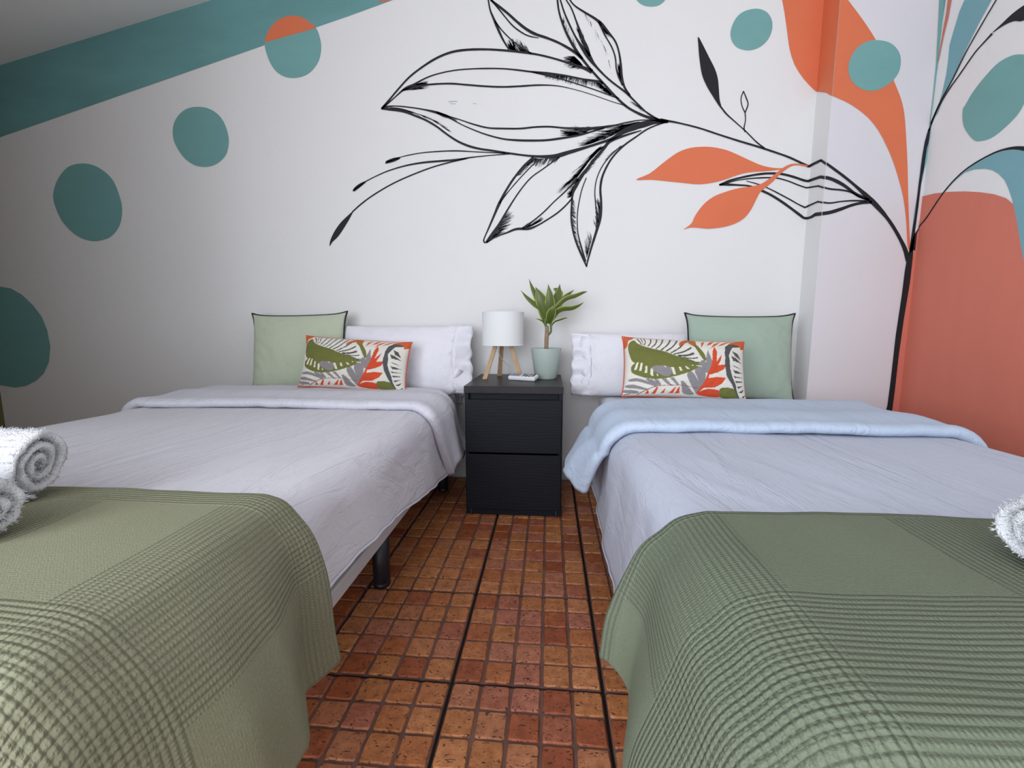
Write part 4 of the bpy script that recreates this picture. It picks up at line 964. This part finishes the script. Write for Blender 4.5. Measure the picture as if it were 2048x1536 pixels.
def leg_beam(a, b, wd=.021, dp=.017):
    a, b = Vector(a), Vector(b); d = (b-a).normalized(); s = Vector((1, 0, 0)); s = (s - d*s.dot(d)).normalized(); q = d.cross(s)
    V = []
    for p, kx in ((a, 1.0), (b, .85)):
        for ix, iy in ((-1, -1), (1, -1), (1, 1), (-1, 1)): V.append(tuple(p + s*(ix*wd/2*kx) + q*(iy*dp/2*kx)))
    for i in range(4): V[i] = (V[i][0], V[i][1], a.z)
    return V, [(0, 3, 2, 1), (4, 5, 6, 7)] + [(i, (i+1) % 4, (i+1) % 4+4, i+4) for i in range(4)]
for ft, tp in (((-.292, 2.018), (-.238, 2.06)), ((-.128, 2.060), (-.186, 2.07)), ((-.240, 2.158), (-.219, 2.10))):
    mk('leg', *leg_beam((ft[0], ft[1], LZ), (tp[0], tp[1], LZ+.178)), oak, lamp, smooth=False)
mk('hub', *lathe([(0, .165), (.040, .165), (.040, .185), (0, .185)], LX, LY, 32, LZ), oak, lamp)
bulb_mat = M_plain('unlit_bulb', (0.8, 0.8, 0.78), 0.25, .5)
mk('bulb', *lathe([(0, .186), (.014, .186), (.014, .205), (.018, .212), (.027, .228), (.029, .243), (.024, .259), (.012, .268), (0, .270)], LX, LY, 24, LZ), bulb_mat, lamp)
cable_mat = M_plain('white_cable', (0.62, 0.62, 0.62), 0.5)
cb = catmull([(-.213, 2.085, LZ+.168), (-.232, 2.05, LZ+.14), (-.228, 2.085, LZ+.10), (-.205, 2.12, LZ+.065), (-.17, 2.14, LZ+.035), (-.155, 2.13, LZ+.016), (-.158, 2.15, LZ+.004), (-.17, 2.20, LZ+.004), (-.19, 2.228, LZ+.004)], 6)
mk('cable', *tube(cb, .0022, 8), cable_mat, lamp)

# ------------------------------------------------------------------ potted plant
PX, PY = -.013, 2.062
plant = thing('potted_plant', 'potted dracaena with yellow-edged leaves in pale grey-green pot', 'plant', (PX, PY, nh))
pot_mat = M_plain('grey_green_ceramic', (0.40, 0.475, 0.43), 0.42, 0.4)
mk('pot', *lathe([(0, 0), (.047, 0), (.050, .003), (.0705, .136), (.0705, .140), (.0680, .140), (.0665, .134), (.0640, .118), (0, .118)], PX, PY, 56, nh), pot_mat, plant)
soil_mat = M_plain('dark_soil', (0.03, 0.02, 0.014), 0.95)
mk('soil', *lathe([(0, .122), (.03, .123), (.0645, .121)], PX, PY, 32, nh), soil_mat, plant)
k = NT('cane_bark', 0.8, 0.2); o_ = k.obj(); wv = k.n('TexWave'); wv.bands_direction = 'Z'; k.t.links.new(o_, wv.inputs[0]); wv.inputs['Scale'].default_value = 55; wv.inputs['Distortion'].default_value = 4
k.color(k.mix(k.math('MULTIPLY', wv.outputs[1], k.noise(o_, 60, 3)), (0.24, 0.16, 0.10), (0.62, 0.48, 0.34))); k.normal(k.bump(wv.outputs[1], .003, .6)); bark = k.m
def pp(cx, cy, dy=0.0):   # plant sketch -> world, at the cane's depth
    q = on_y(900+.1628*cx, 540+.1628*cy, PY+dy); return Vector(q)
mk('cane', *tube([pp(1185, 1010), pp(1183, 930), pp(1186, 850), pp(1192, 760), pp(1190, 683)], [.0098, .0096, .0102, .0096, .0088], 14), bark, plant)
green_stem = M_plain('green_shoot', (0.10, 0.16, 0.04), 0.5)
mk('shoot', *join([tube(catmull([pp(1207, 800), pp(1238, 760), pp(1240, 710), pp(1242, 640), pp(1225, 560)], 4), .0052, 10), tube(catmull([pp(1178, 690, -.004), pp(1168, 640, -.004), pp(1175, 560, -.004)], 4), .006, 10), tube(catmull([pp(1185, 660), pp(1215, 650), pp(1240, 690)], 4), .0032, 8)]), green_stem, plant)
k = NT('variegated_leaf', 0.38, 0.45)
sx = k.n('SeparateXYZ'); k.t.links.new(k.uv(), sx.inputs[0]); e = k.math('ABSOLUTE', k.math('SUBTRACT', k.math('MULTIPLY', sx.outputs[0], 2.0), 1.0))
e = k.math('ADD', e, k.math('MULTIPLY', k.math('SUBTRACT', k.noise(k.scaled(k.uv(), (14, 1.4, 1)), 3, 3), .5), .35))
f = k.ramp(e, [(0.74, (0, 0, 0)), (0.90, (1, 1, 1))])
gcol = k.mix(k.noise(k.scaled(k.uv(), (22, 1, 1)), 2, 2), (0.045, 0.074, 0.010), (0.115, 0.152, 0.022))
k.color(k.mix(f, gcol, (0.46, 0.52, 0.10)))
k.b.inputs['Subsurface Weight'].default_value = 0.0
leaf_mat = k.m
def leaf(pts, width, dys, face, lab=None):
    """pts: centre line; width: max half width in m; dys: depth offsets; face: how much the blade faces the viewer (0 edge-on .. 1)"""
    c = catmull([tuple(pp(x, y, d)) for (x, y), d in zip(pts, dys)], 6); n = len(c)
    V, UV, Fc = [], [], []; W = 7
    for i, p in enumerate(c):
        t = i/(n-1); p = Vector(p); d = (Vector(c[min(n-1, i+1)]) - Vector(c[max(0, i-1)])).normalized()
        s = d.cross(Vector((0, 1, 0))).normalized()
        view = Vector((0, -1, 0)); s = (s*face + d.cross(s)*(1-face)).normalized(); nrm = s.cross(d).normalized()
        hw = width*(.30+.70*math.sin(PI*min(1, t*1.02)**.8)**.9)*(1-t**6)
        if t > .97: hw *= .3
        for k_ in range(W):
            a = -1+2*k_/(W-1)
            V.append(tuple(p + s*(hw*a) + nrm*(-.22*hw*(1-a*a)+.03*hw*math.sin(t*9)*a))); UV.append((k_/(W-1), t))
    for i in range(n-1):
        for k_ in range(W-1): Fc.append((i*W+k_, i*W+k_+1, (i+1)*W+k_+1, (i+1)*W+k_))
    o = mk('leaf', V, Fc, leaf_mat, plant, uvs=UV)
    s = o.modifiers.new('t', 'SOLIDIFY'); s.thickness = .0009
    return o
u_ = .000364  # metres per sketch unit at the cane
leaf([(1205, 640), (1245, 500), (1290, 380), (1345, 290), (1300, 240), (1265, 235)], 52*u_, [0, .02, .04, .055, .06, .06], 1)
leaf([(1190, 640), (1150, 500), (1085, 380), (1040, 270)], 58*u_, [0, .015, .03, .05], .9)
leaf([(1178, 640), (1120, 470), (1060, 330), (1010, 220), (968, 108)], 36*u_, [0, .0, .012, .02, .03], .85)
leaf([(1172, 640), (1120, 490), (1030, 415), (940, 335), (868, 248)], 34*u_, [0, -.01, -.02, -.025, -.03], .8)
leaf([(1225, 660), (1310, 450), (1400, 350), (1460, 295), (1524, 243)], 33*u_, [0, .01, .02, .03, .04], .9)
leaf([(1228, 660), (1300, 470), (1420, 355), (1540, 315), (1640, 275), (1690, 266)], 30*u_, [0, -.01, -.01, -.01, -.01, -.01], .8)
leaf([(1232, 650), (1290, 540), (1370, 480), (1500, 465), (1580, 435), (1648, 393)], 34*u_, [0, -.02, -.03, -.04, -.045, -.05], .72)
leaf([(1215, 640), (1285, 470), (1325, 330), (1350, 172)],  78*u_, [0, .0, .01, .02], 1)
leaf([(1185, 650), (1160, 480), (1110, 340), (1050, 208)], 84*u_, [0, -.012, -.02, -.02], 1)
leaf([(1200, 640), (1225, 480), (1225, 330), (1206, 172)], 66*u_, [0, -.015, -.025, -.03], 1)
leaf([(1215, 650), (1235, 560), (1262, 490), (1275, 430)], 56*u_, [0, -.03, -.045, -.05], 1)
leaf([(1172, 690), (1145, 640), (1100, 612), (1050, 598)], 12*u_, [0, -.01, -.015, -.02], .6)
leaf([(1245, 690), (1285, 635), (1365, 605), (1420, 588), (1448, 592)], 12*u_, [0, -.012, -.02, -.02, -.02], .6)

# ------------------------------------------------------------------ remote control
rc = Vector((-.112, 1.972, nh)); ra = -.42
remote = thing('remote_control', 'white remote control with grey buttons lying before the lamp', 'remote', tuple(rc))
plastic = M_plain('white_plastic', (0.74, 0.75, 0.78), 0.35, .5); gk = M_plain('grey_key', (0.06, 0.065, 0.075), 0.45); lk = M_plain('light_grey_key', (0.30, 0.31, 0.34), 0.5)
def rot(V):
    c, s = math.cos(ra), math.sin(ra); ct, st = math.cos(.20), math.sin(.20)
    V = [(x, y*ct - z*st, y*st + z*ct + .0055) for x, y, z in V]
    return [(rc.x + c*x - s*y, rc.y + s*x + c*y, nh+z) for x, y, z in V]
def rp(nm, x0, x1, y0, y1, z0, z1, m, r=.003, par=None):
    v, f = rbox(x0, x1, y0, y1, z0, z1, r, 2); return mk(nm, rot(v), f, m, par or remote, smooth=False)
rbody = rp('body', -.066, .066, -.024, .024, 0.0, .019, plastic, .006)
rp('screen', -.056, -.012, -.017, .017, .0185, .0197, lk, .0005, rbody)
for i in range(4):
    for j in range(3):
        rp('button', .000+i*.0155, .010+i*.0155, -.017+j*.0125, -.008+j*.0125, .0185, .0208, gk if (i+j) % 3 else lk, .0008, rbody)

# ------------------------------------------------------------------ plug and cable low on the wall beside the nightstand
plug = thing('power_plug', 'small white plug in the wall beside the nightstand top', 'plug', (-.447, YB, .43))
mk('socket_plate', *rbox(-.476, -.418, YB-.008, YB-.0005, .39, .465, .003), plastic, plug, smooth=False)
def ycyl(cx, cz, r, y0, y1, n=20):
    V = [(cx+r*math.cos(2*PI*k/n), y, cz+r*math.sin(2*PI*k/n)) for y in (y0, y1) for k in range(n)]
    return V, [tuple(range(n)), tuple(range(n, 2*n))[::-1]] + [(k, k+n, (k+1) % n+n, (k+1) % n) for k in range(n)]
mk('plug_body', *ycyl(-.447, .435, .014, YB-.038, YB-.0082), plastic, plug)
mk('cord', *tube(catmull([(-.447, YB-.036, .428), (-.445, YB-.04, .40), (-.47, YB-.02, .385), (-.60, YB-.012, .383), (-.85, YB-.012, .383)], 6), .003, 8), cable_mat, plug)

# ------------------------------------------------------------------ rolled towels
k = NT('white_terry', 0.95, 0.1); o_ = k.obj()
k.color(k.mix(k.noise(o_, 120, 3), (0.80, 0.81, 0.84), (0.92, 0.92, 0.95))); k.normal(k.bump(k.noise(o_, 300, 3, .7), .006, 1.0)); terry = k.m
def towel(label, centre, xa, xb, turns, th, squash, seed, tilt, nL=60, core=.003):
    """spiral roll lying along x from xa to xb; centre (y, z)"""
    t = thing('rolled_towel', label, 'towel', ((xa+xb)/2, centre[0], centre[1]-.05), 'rolled white towels')
    n = int(30*turns); cl = []
    for i in range(n+1):
        a = 2*PI*turns*i/n; r = core + th*1.02*a/(2*PI)
        cl.append((a - PI/2 - .25 - 2*PI*turns - tilt, r))
    band = []   # closed outline of the spiral cloth: outer side out, inner side back
    def pt(a, r):
        y = r*math.cos(a)*squash[0]; z = r*math.sin(a)*squash[1]
        y, z = y*math.cos(tilt)-z*math.sin(tilt), y*math.sin(tilt)+z*math.cos(tilt)
        return (y, z)
    tp = lambda i: min(1, (n-i)/7+.15)
    outer = [pt(a, r+th*.475*tp(i)*(1+.10*nz(a*1.3, seed))) for i, (a, r) in enumerate(cl)]; inner = [pt(a, max(.0008, r-th*.475*(1+.10*nz(a*1.7, 4, seed)))) for a, r in cl]
    ring = outer + inner[::-1]; m = len(ring); mid = [pt(a, r) for a, r in cl]; mids = mid + mid[::-1]
    V, Fc = [], []
    L = xb-xa; xs = [0, .004, .010, .018] + [.018 + (L-.036)*i/nL for i in range(1, nL)] + [L-.018, L-.010, L-.004, L]
    pl = [.35, .75, .93, 1] + [1]*(nL-1) + [1, .93, .75, .35]
    for x, p in zip(xs, pl):
        for (y, z), (my, mz) in zip(ring, mids):
            yy, zz = my+(y-my)*p, mz+(z-mz)*p
            f = .0022*nz(x*60+seed, y*90, z*90) + .0016*nz(x*210, y*220, z*220) + .006*nz(x*4, y*10, z*10+seed)
            rr = math.hypot(yy, zz) or 1
            ex = .006*nz(y*50, z*50, seed) if p < 1 else 0
            V.append((xa+x+ex, centre[0]+yy+yy/rr*f, centre[1]+zz+zz/rr*f))
    nx_ = len(xs)
    for i in range(nx_-1):
        for j in range(m): Fc.append((i*m+j, i*m+(j+1) % m, (i+1)*m+(j+1) % m, (i+1)*m+j))
    h = len(outer)
    for base, fl in ((0, False), ((nx_-1)*m, True)):
        for j in range(h-1):
            q = (base+j, base+j+1, base+m-2-j, base+m-1-j); Fc.append(q[::-1] if not fl else q)
    mk('terry_roll', V, Fc, terry, t)
    # loop pile that fuzzes the outline
    rn = random.Random(int(seed*10)+1); fv, ff = [], []
    for _ in range(30000):
        i = rn.randrange(nx_-1); j = rn.randrange(m)
        if i*m+j >= len(V): continue
        p = Vector(V[i*m+j]).lerp(Vector(V[(i+1)*m+j]), rn.random()); my, mz = mids[j]
        d = Vector((0, p.y-centre[0]-my, p.z-centre[1]-mz))
        if d.length < 1e-5: continue
        d = d.normalized()
        if i < 3: d = (d*.4+Vector((-1, 0, 0))).normalized()
        if i > nx_-5: d = (d*.4+Vector((1, 0, 0))).normalized()
        d = (d + Vector((rn.uniform(-.7, .7), rn.uniform(-.7, .7), rn.uniform(-.7, .7)))).normalized()
        s = d.cross(Vector((rn.uniform(-1, 1), rn.uniform(-1, 1), rn.uniform(-1, 1)))).normalized()*.0007; l = rn.uniform(.0025, .0065); k0 = len(fv)
        fv += [tuple(p-s), tuple(p+s), tuple(p+d*l)]; ff.append((k0, k0+1, k0+2))
    stuff(mk('pile', fv, ff, terry, t, smooth=False))
    return t
towel('large rolled white towel at the back of the olive throw', (.622, .566), -1.27, -.800, 2.88, .0168, (.76, 1.08), .6, -.40)
towel('smaller rolled white towel lying in front of the large roll on the olive throw', (.490, .547), -1.15, -.700, 2.05, .0165, (.9, 1.04), 2.0, -.3)
towel('rolled white towel at the frame edge on the sage throw', (.520, .554), .533, .95, 2.3, .0165, (1.0, 1.0), 1.2, .3)
